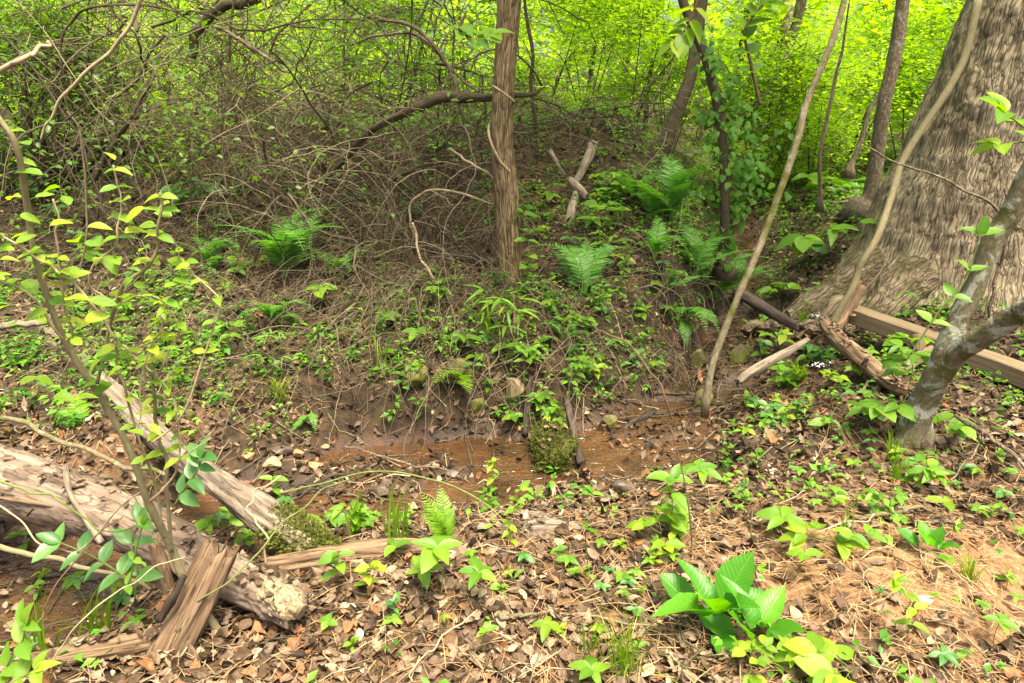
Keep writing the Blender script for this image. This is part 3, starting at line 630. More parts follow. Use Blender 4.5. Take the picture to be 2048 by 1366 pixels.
mb = MB(); Q, q = stemcurve([(1842, 905, 3.05, 62), (1842, 870, 3.07, 52), (1842, 830, 3.1, 44), (1855, 790, 3.06, 30)], 30)
bark_tube(mb, Q, q, 18, lump_disp(.007, 16, 6)); part(mb, 'root', M['bark_fork'], fk)
crown(fk, (4.4, 3.2, 5.2), (.7, .7, .5, 1.2), 3, CM, 9)

LOGS = []; LASTV = [None]
def log(name, label, L, mat, cat='log', n=70, sides=24, disp=None, wob=0.0, tail=None, flat=1.0, group=None, jag=True):
    P, r = stemcurve(L, n, wob, len(label)); disp = disp or lump_disp(.012, 11, len(label))
    V, F, bk = tube(P, r, sides, disp, True, flat); LASTV[0] = V
    if jag:                                    # broken ends
        T = unit(np.gradient(P, axis=0)); rg = np.random.default_rng(len(label)); j = rg.random(sides)
        V[:sides] -= T[0] * (j[:, None] * r[0] * 1.1); V[(n - 1) * sides:n * sides] += T[-1] * (j[::-1, None] * r[-1] * 1.1)
    base = P[len(P) // 2] - np.array([0, 0, r.mean()])
    tn = np.full(len(V), .9)
    if hasattr(disp, 'last') and 'plated' in disp.__qualname__: tn[:n * sides] = disp.last.ravel()
    t = thing(name, label, cat, base, group); mb = MB(); mb.add(V, F, tn, bk); part(mb, 'wood', mat, t)
    LOGS.append((P, r)); return t, P, r
def grooves(amp, fa, fz, seed):
    rd = ridge_disp(amp, fa, fz, seed, .4); lp = lump_disp(amp * .8, 9, seed)
    def f(bk): a = rd(bk) + lp(bk); f.last = rd.last; return a
    return f
def plated(amp, seed, thr=.05, g=.006):
    gr = grooves(g, 20, 2.0, seed)
    def f(bk):
        n = fbm(bk * np.array([9, 9, 3.0]), seed + 40, 4); st = sstep(thr - .05, thr + .05, n)
        r_ = gr(bk) + amp * st + .006 * fbm(bk * 30, seed, 3); f.last = 1 - st; return r_
    return f
# big pale log across the creek, left
t, P, r = log('fallen_log', 'big pale weathered fallen log lying across the creek at lower left', [(-140, 915, 2.85, 150), (-20, 950, 2.62, 145), (120, 995, 2.45, 132), (240, 1040, 2.28, 118), (360, 1100, 2.08, 110), (450, 1150, 1.95, 100), (540, 1195, 1.83, 88), (580, 1215, 1.78, 80)], M['wood_pale'], n=160, sides=70, disp=plated(.011, 3, .22, .008))
mb = MB(); Q, q = stemcurve([(530, 1178, 1.82, 50), (565, 1200, 1.78, 74), (590, 1216, 1.76, 70), (604, 1226, 1.75, 30)], 26); bark_tube(mb, Q, q, 36, lambda bk: .011 * fbm(bk * 55, 8, 4) + .008 * fbm(bk * 18, 9, 3)); part(mb, 'rotten_end', M['wood_cut'], t, False)
mb = MB(); Q, q = stemcurve([(130, 935, 2.33, 14), (140, 985, 2.28, 14), (165, 1030, 2.2, 12), (205, 1085, 2.15, 16)], 24); bark_tube(mb, Q, q, 8, lump_disp(.004, 30, 8)); part(mb, 'pale_branch', M['wood_white'], t)
mb = MB(); Q, q = stemcurve([(-20, 985, 2.45, 30), (60, 1000, 2.36, 26), (140, 1012, 2.3, 16)], 24); V, F, bk = tube(Q, q, 10, lump_disp(.008, 20, 1), True, .4); mb.add(V, F, .6, bk); part(mb, 'bark_flap', M['wood_brown'], t)
t, P, r = log('fallen_log', 'long dark decaying log with a mossy end beside the creek at left', [(40, 600, 5.05, 40), (95, 655, 4.72, 44), (180, 745, 4.15, 46), (265, 825, 3.65, 48), (340, 895, 3.2, 52), (420, 955, 2.85, 60), (500, 1010, 2.55, 80), (570, 1060, 2.35, 92), (630, 1100, 2.24, 84), (660, 1118, 2.2, 30)], M['wood_grey'], n=150, sides=50, disp=grooves(.012, 30, 2.2, 5), jag=False)
mb = MB(); sel = np.random.default_rng(3).integers(112, 150, 5200); rg = np.random.default_rng(4)
th = rg.uniform(-.2, np.pi + .2, 5200); nrm = np.stack([np.cos(th) * .78, np.cos(th) * .62, np.sin(th)], -1)
keep = (vnoise(np.stack([sel * .12, th * 2, th * 0], -1), 3) + (sel - 112) / 40.) > -.15; sel, nrm = sel[keep], nrm[keep]
tv, tf = leaf_low(.35, .1, .4)
spread(mb, tv, tf, P[sel] + rg.normal(size=(len(sel), 3)) * .01 + nrm * (r[sel, None] * .97), nrm + rg.normal(size=nrm.shape) * .5, rg.normal(size=nrm.shape), rg.uniform(.008, .018, len(sel)), rg.random(len(sel)))
part(mb, 'moss', M['moss'], t, False)
log('fallen_log', 'brown log lying along the bottom left corner', [(-120, 1395, 1.55, 76), (20, 1345, 1.6, 70), (160, 1308, 1.64, 64), (280, 1285, 1.68, 62), (350, 1272, 1.7, 50)], M['wood_brown'], n=90, sides=44, disp=grooves(.010, 36, 2.4, 6))
t, P, r = log('stump_slab', 'upright rotten brown slab of broken stump behind the shrub stem', [(318, 1345, 1.66, 105), (345, 1290, 1.68, 104), (378, 1230, 1.71, 96), (410, 1165, 1.74, 86), (432, 1118, 1.77, 84)], M['wood_brown'], 'stump', n=70, sides=50, disp=grooves(.014, 40, 2.2, 7), flat=.55)
mb = MB(); Q, q = stemcurve([(318, 1240, 1.66, 14), (345, 1195, 1.67, 20), (370, 1150, 1.7, 12)], 18); bark_tube(mb, Q, q, 10, lump_disp(.006, 30, 3)); part(mb, 'dark_edge', M['wood_dark'], t)
log('stump_stub', 'short tan stump stub standing in the creek behind the slab', [(345, 1235, 2.0, 46), (338, 1180, 1.98, 48), (322, 1130, 1.98, 42), (308, 1088, 1.98, 26)], M['wood_brown'], 'stump', n=40, sides=26, disp=grooves(.008, 36, 3, 2))
log('half_buried_log', 'half buried reddish brown log along the near bank edge', [(540, 1128, 2.16, 40), (640, 1112, 2.18, 46), (760, 1100, 2.2, 46), (860, 1094, 2.22, 40), (920, 1092, 2.22, 24)], M['wood_brown'], n=80, sides=36, disp=grooves(.012, 36, 2.2, 9))
t, P, r = log('weathered_log', 'grey weathered chunk of log on the near bank in the centre', [(985, 1078, 2.27, 40), (1050, 1066, 2.28, 56), (1120, 1062, 2.3, 58), (1190, 1060, 2.3, 30), (1225, 1056, 2.3, 12)], M['wood_grey'], n=80, sides=40, disp=grooves(.016, 36, 2.6, 4))
mb = MB(); Q, q = stemcurve([(1040, 1024, 2.35, 12), (1085, 1036, 2.33, 26), (1130, 1052, 2.3, 22), (1180, 1056, 2.28, 10)], 26); bark_tube(mb, Q, q, 14, grooves(.006, 50, 3, 3)); part(mb, 'splinter', M['wood_grey'], t)
log('broken_log', 'weathered grey brown log sloping down right of the sapling toward the forked tree', [(1655, 652, 4.55, 34), (1680, 682, 4.3, 34), (1706, 703, 4.15, 36), (1735, 728, 3.95, 38), (1761, 752, 3.8, 38), (1790, 772, 3.65, 34), (1815, 782, 3.58, 28)], M['wood_brown'], n=70, sides=36, disp=grooves(.010, 44, 3, 8))
log('broken_log', 'short upper piece of broken log leaning against the big root', [(1712, 575, 4.62, 30), (1700, 605, 4.6, 31), (1685, 632, 4.58, 30), (1668, 656, 4.5, 28)], M['wood_brown'], n=50, sides=30, disp=grooves(.008, 44, 3, 3))
log('split_branch', 'split pale branch lying on the mossy ground beside the leaning sapling', [(1478, 762, 4.0, 16), (1500, 745, 4.02, 22), (1540, 722, 4.1, 22), (1580, 700, 4.2, 17), (1615, 678, 4.3, 9)], M['wood_grey'], 'branch', n=50, sides=18, disp=grooves(.006, 50, 3, 3))
log('dark_log', 'dark log lying in the creek gap below the big roots', [(1475, 585, 5.2, 22), (1510, 605, 5.1, 24), (1560, 635, 4.9, 22), (1600, 655, 4.7, 16)], M['wood_dark'], n=40, sides=16)
log('dead_limb', 'thick dead limb arching out of the thicket behind the central tree', [(640, 372, 5.75, 9), (690, 318, 5.65, 11), (730, 275, 5.55, 13), (762, 252, 5.5, 15), (800, 232, 5.45, 18), (850, 212, 5.4, 21), (880, 198, 5.4, 23), (920, 198, 5.4, 22), (960, 200, 5.4, 16), (1000, 198, 5.4, 12), (1040, 191, 5.4, 12), (1075, 182, 5.4, 10), (1090, 178, 5.4, 5)], M['bark_dark'], 'branch', n=90, sides=16, disp=grooves(.010, 30, 4, 2), wob=.02)
log('bleached_branch', 'bleached branch with a cut end, leftmost of the pale branches on the mound', [(1098, 304, 7.0, 10), (1110, 320, 6.9, 8), (1120, 336, 6.8, 5), (1130, 350, 6.75, 3)], M['wood_white'], 'branch', n=40, sides=12)
log('bleached_branch', 'thickest bleached branch on the mound, upper piece leaning right', [(1186, 288, 7.1, 14), (1178, 312, 7.0, 19), (1167, 332, 6.9, 18), (1158, 352, 6.8, 14), (1150, 366, 6.7, 12)], M['wood_white'], 'branch', n=40, sides=14)
log('bleached_branch', 'short bleached stub crossing below the pale branches on the mound', [(1143, 362, 6.6, 16), (1156, 376, 6.5, 19), (1172, 392, 6.45, 14)], M['wood_white'], 'branch', n=24, sides=12)
log('bleached_branch', 'lowest bleached branch pointing down toward the bank right of the central tree', [(1152, 385, 6.5, 13), (1145, 415, 6.3, 16), (1138, 440, 6.2, 17), (1131, 458, 6.1, 18)], M['wood_white'], 'branch', n=40, sides=14)
log('dark_log', 'dark rotting log half hidden by twigs left of the central tree foot', [(825, 492, 5.6, 14), (870, 503, 5.5, 18), (920, 514, 5.4, 18), (990, 530, 5.25, 14)], M['wood_dark'], n=50, sides=14)
log('burnt_stick', 'black charred stick standing at the bank foot beside the tan stone', [(1051, 868, 3.98, 12), (1053, 830, 4.05, 15), (1057, 795, 4.12, 15), (1061, 755, 4.22, 10)], M['wood_dark'], 'branch', n=40, sides=12)
log('dark_branch', 'dark brown branch slanting down into the creek right of the mossy stump', [(1162, 925, 3.6, 20), (1152, 885, 3.72, 19), (1142, 840, 3.86, 17), (1130, 795, 4.02, 10)], M['wood_dark'], 'branch', n=50, sides=16, disp=grooves(.010, 44, 3, 2))
log('dark_stick', 'crooked black stick lying on the mud right of the mossy stump', [(1236, 864, 4.1, 9), (1255, 850, 4.12, 11), (1280, 838, 4.2, 10), (1310, 822, 4.3, 6)], M['wood_dark'], 'branch', n=30, sides=8)
# mossy stump in the creek
t, P, r = log('mossy_stump', 'moss covered stump at the water edge below the central tree', [(1108, 945, 3.58, 50), (1106, 915, 3.66, 66), (1099, 884, 3.8, 60), (1092, 862, 3.94, 34), (1088, 850, 4.05, 6)], M['wood_moss'], 'stump', n=40, sides=36, disp=lump_disp(.06, 30, 2), jag=False)
mb = MB(); rg = np.random.default_rng(8); N = 11000; k = rg.integers(0, 40, N); th = rg.random(N) * 6.28
nrm = unit(np.stack([np.cos(th), np.sin(th), rg.uniform(-.1, 2.2, N)], -1))
vi = rg.integers(0, 40 * 36, N); nrm = unit(LASTV[0][vi] - P[vi // 36]) + np.array([0, 0, .3])
spread(mb, tv, tf, LASTV[0][vi] + rg.normal(size=(N, 3)) * .011, nrm + rg.normal(size=(N, 3)) * .6, rg.normal(size=(N, 3)), rg.uniform(.010, .024, N), np.clip(rg.normal(.3, .25, N), 0, 1)); part(mb, 'moss', M['moss'], t, False)

# landscape timber and stakes
def beam(name, label, A, B, w, h, mat):
    A, B = np.array(A), np.array(B); t = unit(B - A); s = unit(np.cross(t, [0, 0, 1])); u = np.cross(s, t)
    bev = .008; sec = [(-w + bev, -h), (w - bev, -h), (w, -h + bev), (w, h - bev), (w - bev, h), (-w + bev, h), (-w, h - bev), (-w, -h + bev)]
    n = 24; ln = np.linalg.norm(B - A); V, K = [], []
    for i in range(n):
        c = A + (B - A) * i / (n - 1) + s * .006 * math.sin(i * .7)
        for a, b in sec: V.append(c + s * a + u * b); K.append((a, b, ln * i / (n - 1)))
    F = [[i * 8 + j, i * 8 + (j + 1) % 8, i * 8 + 8 + (j + 1) % 8, i * 8 + 8 + j] for i in range(n - 1) for j in range(8)]
    mb = MB(); mb.add(V, [np.array(F), np.array([list(range(8))[::-1]]), np.array([[(n - 1) * 8 + j for j in range(8)]])], .5, np.array(K))
    return tag(mb.build(name, mat, smooth=False, origin=A), label, 'timber')
beam('landscape_timber', 'long square landscape timber edging at the right, holding back leaves', at(1708, 628, 4.62), at(2180, 800, 3.35), .065, .055, M['timber'])
beam('timber_stake', 'short flat timber stake below the long timber', at(1838, 668, 4.1), at(1842, 728, 4.05), .035, .02, M['timber'])
beam('timber_stake', 'slanting short timber board beside the forked trunk', at(1868, 698, 4.0), at(1785, 752, 3.8), .03, .02, M['timber'])

# stones
def rock(label, u, v, w, hgt, mat, seed, Y=None, sink=.3, group=None, yaw=0):
    p = ground(u, v) if Y is None else at(u, v, Y)
    rg = np.random.default_rng(seed)
    import bmesh
    bm = bmesh.new(); bmesh.ops.create_icosphere(bm, subdivisions=4, radius=1)
    V = np.array([q.co[:] for q in bm.verts]); F = np.array([[q.index for q in f.verts] for f in bm.faces]); bm.free()
    for _ in range(16):                                   # chop flat facets
        nn = unit(rg.normal(size=3)); k = V @ nn; c = rg.uniform(.4, .75); V = V - np.outer(np.clip(k - c, 0, None), nn) * .9
    V = V * (1 + .10 * fbm(V * 2.2, seed, 4))[:, None]
    a, b = px(w / 2, p[1]), px(hgt / 2, p[1])
    V = V * np.array([a * 1.2, a * rg.uniform(.7, 1), b * 1.25]); cz, sz = math.cos(yaw), math.sin(yaw)
    V = V @ np.array([[cz, sz, 0], [-sz, cz, 0], [0, 0, 1]])
    mb = MB(); mb.add(V, F); o = mb.build('rock', mat, smooth=True)
    o.location = p + np.array([0, 0, b * (.8 - sink)]); return tag(o, label, 'rock', group)
rock('upright tan orange stone on the bank below the central tree', 1027, 806, 44, 66, M['rock_tan'], 1, sink=.1)
rock('mossy brown boulder in the bank left of the ferny plants', 838, 770, 66, 52, M['rock_moss'], 2)
rock('dark mossy rock just under the bright fern', 925, 745, 60, 40, M['rock_moss'], 3)
rock('rounded mossy rock left of the tan upright stone', 955, 828, 44, 40, M['rock_moss'], 4)
rock('small bright orange stone in the shallow water', 598, 920, 34, 24, M['rock_orange'], 5)
rock('orange stone at the left end of the open water', 497, 925, 36, 24, M['rock_orange'], 6)
rock('flat tan stone beside the orange stones in the creek', 540, 938, 46, 28, M['rock_tan'], 7)
rock('reddish stone just right of the small orange stone', 632, 942, 34, 30, M['rock_orange'], 8)
rock('grey stone between the orange stones at the water edge', 560, 912, 50, 20, M['rock_dark'], 9)
rock('dark wet rock sticking out of the water above the grass', 758, 995, 50, 34, M['rock_dark'], 10)
rock('low dark wet rock in mid creek', 903, 955, 44, 22, M['rock_dark'], 11)
rock('large dark rock on the near side of the creek', 1252, 985, 66, 40, M['rock_dark'], 12)
rock('small pale stone on the mud near the large dark rock', 1210, 945, 26, 18, M['rock_tan'], 13)
rock('small reddish stone at the foot of the dark slanting branch', 1142, 935, 26, 26, M['rock_orange'], 14)
rock('moss covered rock beside the leaning sapling', 1487, 722, 62, 50, M['rock_moss'], 15)
rock('flat topped mossy rock below the big roots', 1632, 662, 62, 40, M['rock_moss'], 16)
rock('round mossy rock hidden under the hanging fern', 1398, 735, 40, 46, M['rock_moss'], 17)
rock('black mossy rock on the mud beside the crooked black stick', 1222, 850, 34, 34, M['rock_moss'], 18)
rock('mossy rock on the left bank under leaves', 350, 770, 60, 40, M['rock_moss'], 19)
rock('small round mossy stone below the left bank', 382, 842, 24, 32, M['rock_moss'], 20)
rock('brown mossy boulder half buried in the upper left bank', 458, 535, 36, 36, M['rock_tan'], 21)
rock('tan stone in the litter right of the bank fern', 1258, 535, 24, 22, M['rock_tan'], 22)
rock('small dark stone at the far water edge below the bank', 830, 905, 28, 16, M['rock_dark'], 23)
rock('small brown stone in the water left of mid creek', 870, 935, 20, 14, M['rock_tan'], 24)
rock('mossy hummock at the foot of the leaning sapling', 1410, 812, 44, 46, M['rock_moss'], 25)
rg_ = random.Random(12)
for i in range(22):
    rock('small wet pebble on the creek mud', rg_.uniform(520, 1330), rg_.uniform(860, 1000), rg_.uniform(12, 26), rg_.uniform(9, 16), M[rg_.choice(['rock_dark', 'rock_dark', 'rock_orange', 'rock_tan'])], 60 + i, group='small pebbles on the creek mud', yaw=rg_.random() * 6)
# ------------------------------------------------------------------ leaf litter, needles, twigs (uncountable)
def scatter(n, x0, x1, y0, y1, power=1.0, seed=0):
    rg = np.random.default_rng(seed); out = []
    while sum(map(len, out)) < n:
        x = rg.uniform(x0, x1, n * 2); y = rg.uniform(y0, y1, n * 2)
        k = (np.abs(x) < .86 * y + 1.3) & (rg.random(n * 2) < np.clip((2.2 / np.maximum(np.hypot(x, y), 2.2)) ** power, 0, 1))
        out.append(np.stack([x[k], y[k]], -1))
    return np.concatenate(out)[:n], rg
def normals(x, y):
    e = .04; hx = (hq(x + e, y) - hq(x - e, y)) / (2 * e); hy = (hq(x, y + e) - hq(x, y - e)) / (2 * e)
    return unit(np.stack([-hx, -hy, np.ones_like(hx)], -1))
XY, rg = scatter(70000, -7, 7.5, .8, 12, 1.2, 1)
d, side, hw, bed = creek(XY[:, 0], XY[:, 1]); z = hq(XY[:, 0], XY[:, 1])
bare = np.clip(1.15 * G(XY[:, 0], XY[:, 1], 1.55, 1.95, .95, .38), 0, 1)
keep = ((z - bed > .07) | (rg.random(len(z)) < .5)) & (rg.random(len(z)) > bare * .93) & (z > bed + .005)
keep &= rg.random(len(z)) < .7 + .3 * sstep(-.5, .2, n2(XY[:, 0], XY[:, 1], 1.7, 50))
XY, z, d, hw = XY[keep], z[keep], d[keep], hw[keep]; N = len(XY)
nr = normals(XY[:, 0], XY[:, 1]); az = rg.random(N) * 6.28
up = nr + rg.normal(size=(N, 3)) * .33; dd = np.stack([np.cos(az), np.sin(az), rg.normal(0, .2, N)], -1)
dd = dd - nr * (dd * nr).sum(1, keepdims=True) * .8
pos = np.stack([XY[:, 0], XY[:, 1], z + rg.uniform(.002, .028, N)], -1)
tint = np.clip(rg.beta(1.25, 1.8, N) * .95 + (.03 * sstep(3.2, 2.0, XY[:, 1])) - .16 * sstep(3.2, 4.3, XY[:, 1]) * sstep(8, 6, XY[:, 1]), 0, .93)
tint = np.where(rg.random(N) < .05, .955, tint); tint = np.where(rg.random(N) < .012, 1.0, tint)
bend = rg.normal(size=(N, 3)) * np.array([.45, .6, .7])
size = rg.uniform(.024, .064, N)
mb = MB(); A = leaf_full(.30, .05, 0, (0, .42, 1), .42); B = leaf_lobed(1, .36); C = leaf_full(.2, .1, .1, (0, .5, 1), .5)
kind = rg.random(N)
near_ = XY[:, 1] < 2.75
def crumple(sd):
    r2 = np.random.default_rng(sd); nr_, nc = 4, 4; w = r2.uniform(.22, .4); V, F = [], []
    for i in range(nr_ + 1):
        t = i / nr_; ww = w * (math.sin(math.pi * min(.985, max(.03, t)) ** r2.uniform(.75, 1.0)) ** .7) * r2.uniform(.7, 1.15)
        for j in range(nc):
            sx = (j / (nc - 1) * 2 - 1); V.append((sx * ww, t + .05 * r2.normal() * abs(sx), .05 * r2.normal() + r2.uniform(-.05, .25) * abs(sx) ** 2 * ww * 2))
    c = r2.normal(size=3); V = np.array(V); V[:, 2] += .35 * c[0] * (V[:, 1] - .5) ** 2 + 1.6 * c[1] * V[:, 0] ** 2 + .5 * c[2] * V[:, 0] * (V[:, 1] - .4)
    for i in range(nr_):
        for j in range(nc - 1): a = i * nc + j; F.append((a, a + nc, a + nc + 1, a + 1))
    return V, np.array(F)
lp, ln_ = [], []
for Pq, rq in LOGS:                                   # some litter lies on the fallen wood
    if rq.mean() < .035 or Pq[:, 1].max() > 4.8: continue
    for _ in range(int(60 * np.linalg.norm(Pq[0] - Pq[-1]))):
        j = rg.integers(2, len(Pq) - 2); a_ = rg.normal(0, .5); T_ = unit(Pq[j + 1] - Pq[j - 1]); sd_ = unit(np.cross(T_, [0, 0, 1])); nn_ = sd_ * math.sin(a_) + np.array([0, 0, 1]) * math.cos(a_)
        if abs(T_[2]) < .6: lp.append(Pq[j] + nn_ * (rq[j] + .012)); ln_.append(nn_)
CR = [crumple(i) for i in range(14)]; lp, ln_ = np.array(lp), np.array(ln_); nl = len(lp)
for i in range(14):
    s_ = np.arange(nl) % 14 == i; spread(mb, *CR[i], lp[s_], rg.normal(size=(s_.sum(), 3)) * np.array([1, 1, .1]), ln_[s_] + rg.normal(size=(s_.sum(), 3)) * .2, rg.uniform(.02, .05, s_.sum()), rg.uniform(.1, .8, s_.sum()))
pick = rg.integers(0, 14, N)
for i in range(14):
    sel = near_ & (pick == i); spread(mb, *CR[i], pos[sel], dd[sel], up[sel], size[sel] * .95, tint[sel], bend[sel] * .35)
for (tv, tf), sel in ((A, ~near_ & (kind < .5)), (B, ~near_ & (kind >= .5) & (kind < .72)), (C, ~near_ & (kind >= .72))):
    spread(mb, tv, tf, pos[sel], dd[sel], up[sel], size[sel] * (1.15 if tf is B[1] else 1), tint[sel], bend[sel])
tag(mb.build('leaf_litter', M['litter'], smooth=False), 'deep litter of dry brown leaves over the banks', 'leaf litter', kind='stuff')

# the dead leaves that show largest: single things
def curled(tv, seed):
    rg = np.random.default_rng(seed); V = tv.copy(); b = rg.normal(size=3) * np.array([.35, .9, .7])
    V[:, 2] += b[0] * (V[:, 1] - .5) ** 2 + b[1] * V[:, 0] ** 2 * 2.5 + b[2] * V[:, 0] * (V[:, 1] - .4) + .05 * np.sin(V[:, 1] * 9 + seed) * (abs(V[:, 0]) * 4)
    return V
FL = []
for i in range(10):
    tv, tf = [leaf_full(.30, .05, 0, (0, .08, .2, .35, .5, .65, .8, .92, 1), .42, wave=.02), leaf_lobed(3, .38), leaf_full(.24, .1, 0, (0, .1, .3, .5, .7, .9, 1), .5, wave=.03), leaf_full(.36, .0, 0, (0, .08, .2, .4, .6, .8, 1), .4, serr=.08)][i % 4]
    m_ = MB(); V = curled(tv, i); m_.add(V, tf, .5, tv); FL.append(m_.mesh('fallen_leaf', M['litter_obj'], True))
XY, rg = scatter(1500, -1.2, 1.6, 1.35, 2.15, 0, 9)
XY = XY[(G(XY[:, 0], XY[:, 1], 1.5, 1.95, .8, .3) < .4)][:300]
nr = normals(XY[:, 0], XY[:, 1]); zz_ = hq(XY[:, 0], XY[:, 1])
for i in range(len(XY)):
    a = rg.random() * 6.28; up = nr[i] + rg.normal(size=3) * .35; dv = np.array([math.cos(a), math.sin(a), rg.normal() * .2])
    o = inst('fallen_leaf', FL[rg.integers(0, 10)], None, frame_mat((XY[i, 0], XY[i, 1], zz_[i] + rg.uniform(.010, .03)), dv, up, rg.uniform(.035, .068)))
    tag(o, 'dry curled brown leaf lying on top of the foreground litter', 'fallen leaf', 'dry leaves on the foreground litter')

XY, rg = scatter(40000, -5, 5, .9, 7, 1.1, 2); N = len(XY)
d, side, hw, bed = creek(XY[:, 0], XY[:, 1]); z = hq(XY[:, 0], XY[:, 1])
k = (z - bed > .08) & ((rg.random(N) < .35) | (rg.random(N) < 1.4 * G(XY[:, 0], XY[:, 1], 1.5, 2.0, 1.2, .8)))
XY, z = XY[k], z[k]; N = len(XY); nr = normals(XY[:, 0], XY[:, 1]); az = rg.random(N) * 6.28
dd = np.stack([np.cos(az), np.sin(az), rg.normal(0, .12, N)], -1); dd -= nr * (dd * nr).sum(1, keepdims=True)
ned = (np.array([[-.5, 0, 0], [.5, 0, 0], [.5, .5, .06], [-.5, .5, .06], [.3, 1, 0], [-.3, 1, 0]]), np.array([[0, 1, 2, 3], [3, 2, 4, 5]]))
L = rg.uniform(.05, .13, N); mb = MB()
spread(mb, *ned, np.stack([XY[:, 0], XY[:, 1], z + rg.uniform(.008, .03, N)], -1), dd, nr + rg.normal(size=(N, 3)) * .3, np.stack([np.full(N, .0026), L, L], -1), rg.random(N))
tag(mb.build('needle_litter', M['needle'], smooth=False), 'fallen pine needles and dry straw strewn on the soil', 'needle litter', kind='stuff')

XY, rg = scatter(2200, -5.5, 5.5, 1.2, 8.5, .8, 3); mb = MB()
for x, y in XY:
    a = rg.random() * 6.28; Ln = rg.uniform(.08, .38); p = np.array([x, y]); P = []
    for t in np.linspace(-.5, .5, 5):
        q = p + np.array([math.cos(a), math.sin(a)]) * t * Ln + rg.normal(size=2) * .012; P.append((q[0], q[1], 0))
    P = np.array(P); P[:, 2] = hq(P[:, 0], P[:, 1]) + rg.uniform(.012, .035, 5)
    V, F, bk = tube(P, np.linspace(1, .5, 5) * rg.uniform(.0018, .005), 3, cap=False); mb.add(V, F, rg.random(), bk)
for i in range(150):                                  # sodden sticks on the creek bed
    j = rg.integers(40, 200); x, y = CK[j, 0] + rg.normal() * .2, CK[j, 1] + rg.normal() * .25; a = rg.normal(.2, .8); Ln = rg.uniform(.1, .5); t_ = np.linspace(-.5, .5, 6)
    P = np.stack([x + np.cos(a) * t_ * Ln, y + np.sin(a) * t_ * Ln + rg.normal(size=6) * .008, 0 * t_], -1); P[:, 2] = np.maximum(hq(P[:, 0], P[:, 1]), CK[j, 3] + .035) + .008
    V, F, bk = tube(P, np.linspace(1, .5, 6) * rg.uniform(.003, .009), 5, cap=False); mb.add(V, F, rg.uniform(0, .25), bk)
tag(mb.build('fallen_twigs', M['twig']), 'thin dead twigs scattered over the forest floor', 'twigs', kind='stuff')

# ------------------------------------------------------------------ the tangled dead thicket on the left
def twig(rg, p, d, Ln, n, droop, wob):
    P = [p]; d = unit(d)
    for i in range(n - 1):
        d = unit(d + rg.normal(size=3) * wob + np.array([0, 0, -droop])); P.append(P[-1] + d * Ln / (n - 1))
    P = np.array(P); g = hq(P[:, 0], P[:, 1]); P[:, 2] = np.maximum(P[:, 2], g + .01); return P
mb = MB(); rg = np.random.default_rng(21)
def add_twig(P, r0, t):
    V, F, bk = tube(P, np.linspace(r0, r0 * .5, len(P)), 3 if r0 < .004 else 5, cap=False); mb.add(V, F, t, bk)
for i in range(2050):
    k = rg.random()
    if k < .34: u, v, Y, Ln = rg.uniform(120, 990), rg.uniform(-30, 340), rg.uniform(5.6, 8.2), rg.uniform(.7, 2.2)
    elif k < .56: u, v, Y, Ln = rg.uniform(-180, 560), rg.uniform(-30, 330), rg.uniform(5.0, 8.5), rg.uniform(.6, 1.9)
    elif k < .90: u, v, Y, Ln = rg.uniform(380, 985), rg.uniform(210, 560), rg.uniform(5.1, 6.8), rg.uniform(.3, 1.1)
    else: u, v, Y, Ln = rg.uniform(1040, 1420), rg.uniform(170, 420), rg.uniform(6.5, 9), rg.uniform(.4, 1.4)
    if u > 985 and k < .9: continue
    p = at(u, v, Y); g = h1(p[0], p[1])
    if p[2] < g: p[2] = g + rg.uniform(.03, .35)
    az = rg.random() * 6.28
    P = twig(rg, p, [math.cos(az), math.sin(az) * .6, rg.normal(.25, .8)], Ln, 10, rg.uniform(.0, .2), rg.uniform(.10, .32))
    r0 = rg.choice([.002, .003, .0045, .007, .011], p=[.30, .34, .22, .10, .04]); t0 = np.clip(rg.beta(1.1, 1.6), 0, 1) * (.5 if r0 > .006 else 1); add_twig(P, r0, t0)
    for _ in range(rg.integers(1, 4)):               # forks
        j = rg.integers(1, 8); dv = unit(P[j + 1] - P[j]) + rg.normal(size=3) * .7
        add_twig(twig(rg, P[j], dv, Ln * rg.uniform(.2, .5), 6, rg.uniform(-.05, .15), .28), max(.0018, r0 * .6), t0)
for i in range(110):                                  # paler runners looping in front
    u, v, Y = rg.uniform(330, 990), rg.uniform(200, 580), rg.uniform(4.95, 6.0)
    p = at(u, v, Y); p[2] = max(p[2], h1(p[0], p[1]) + .05); az = rg.random() * 6.28
    add_twig(twig(rg, p, [math.cos(az), math.sin(az) * .4, rg.normal(.5, .5)], rg.uniform(.5, 1.5), 18, rg.uniform(.06, .2), .2), rg.uniform(.002, .0036), rg.uniform(.6, 1))
tag(mb.build('tangled_thicket', M['twig']), 'dense brown tangle of dead vines and twigs left of the central tree', 'thicket', kind='stuff')
mb = MB(); N = 17000; U = rg.uniform(-150, 1000, N); Vv = rg.uniform(-20, 480, N); Yy = rg.uniform(5.0, 8.6, N)
k = rg.random(N) < np.where(U < 420, .95, .55) * np.clip(1.3 - Vv / 420, .3, 1); U, Vv, Yy = U[k], Vv[k], Yy[k]
pos = np.array([at(a, b, c) for a, b, c in zip(U, Vv, Yy)]); cl_ = vnoise(pos * 1.8, 71) > -.15; pos = pos[cl_]; pos = pos[pos[:, 2] > hq(pos[:, 0], pos[:, 1]) + .05]; N = len(pos); az = rg.random(N) * 6.28
tv, tf = leaf_full(.3, .1, .2, (0, .3, .65, 1), .42)
spread(mb, tv, tf, pos, np.stack([np.cos(az), np.sin(az) * .6, rg.normal(-.1, .3, N)], -1), np.stack([rg.normal(0, .3, N), rg.normal(-.3, .3, N), np.ones(N)], -1), rg.uniform(.03, .07, N), np.clip(rg.normal(.5, .28, N), 0, 1))
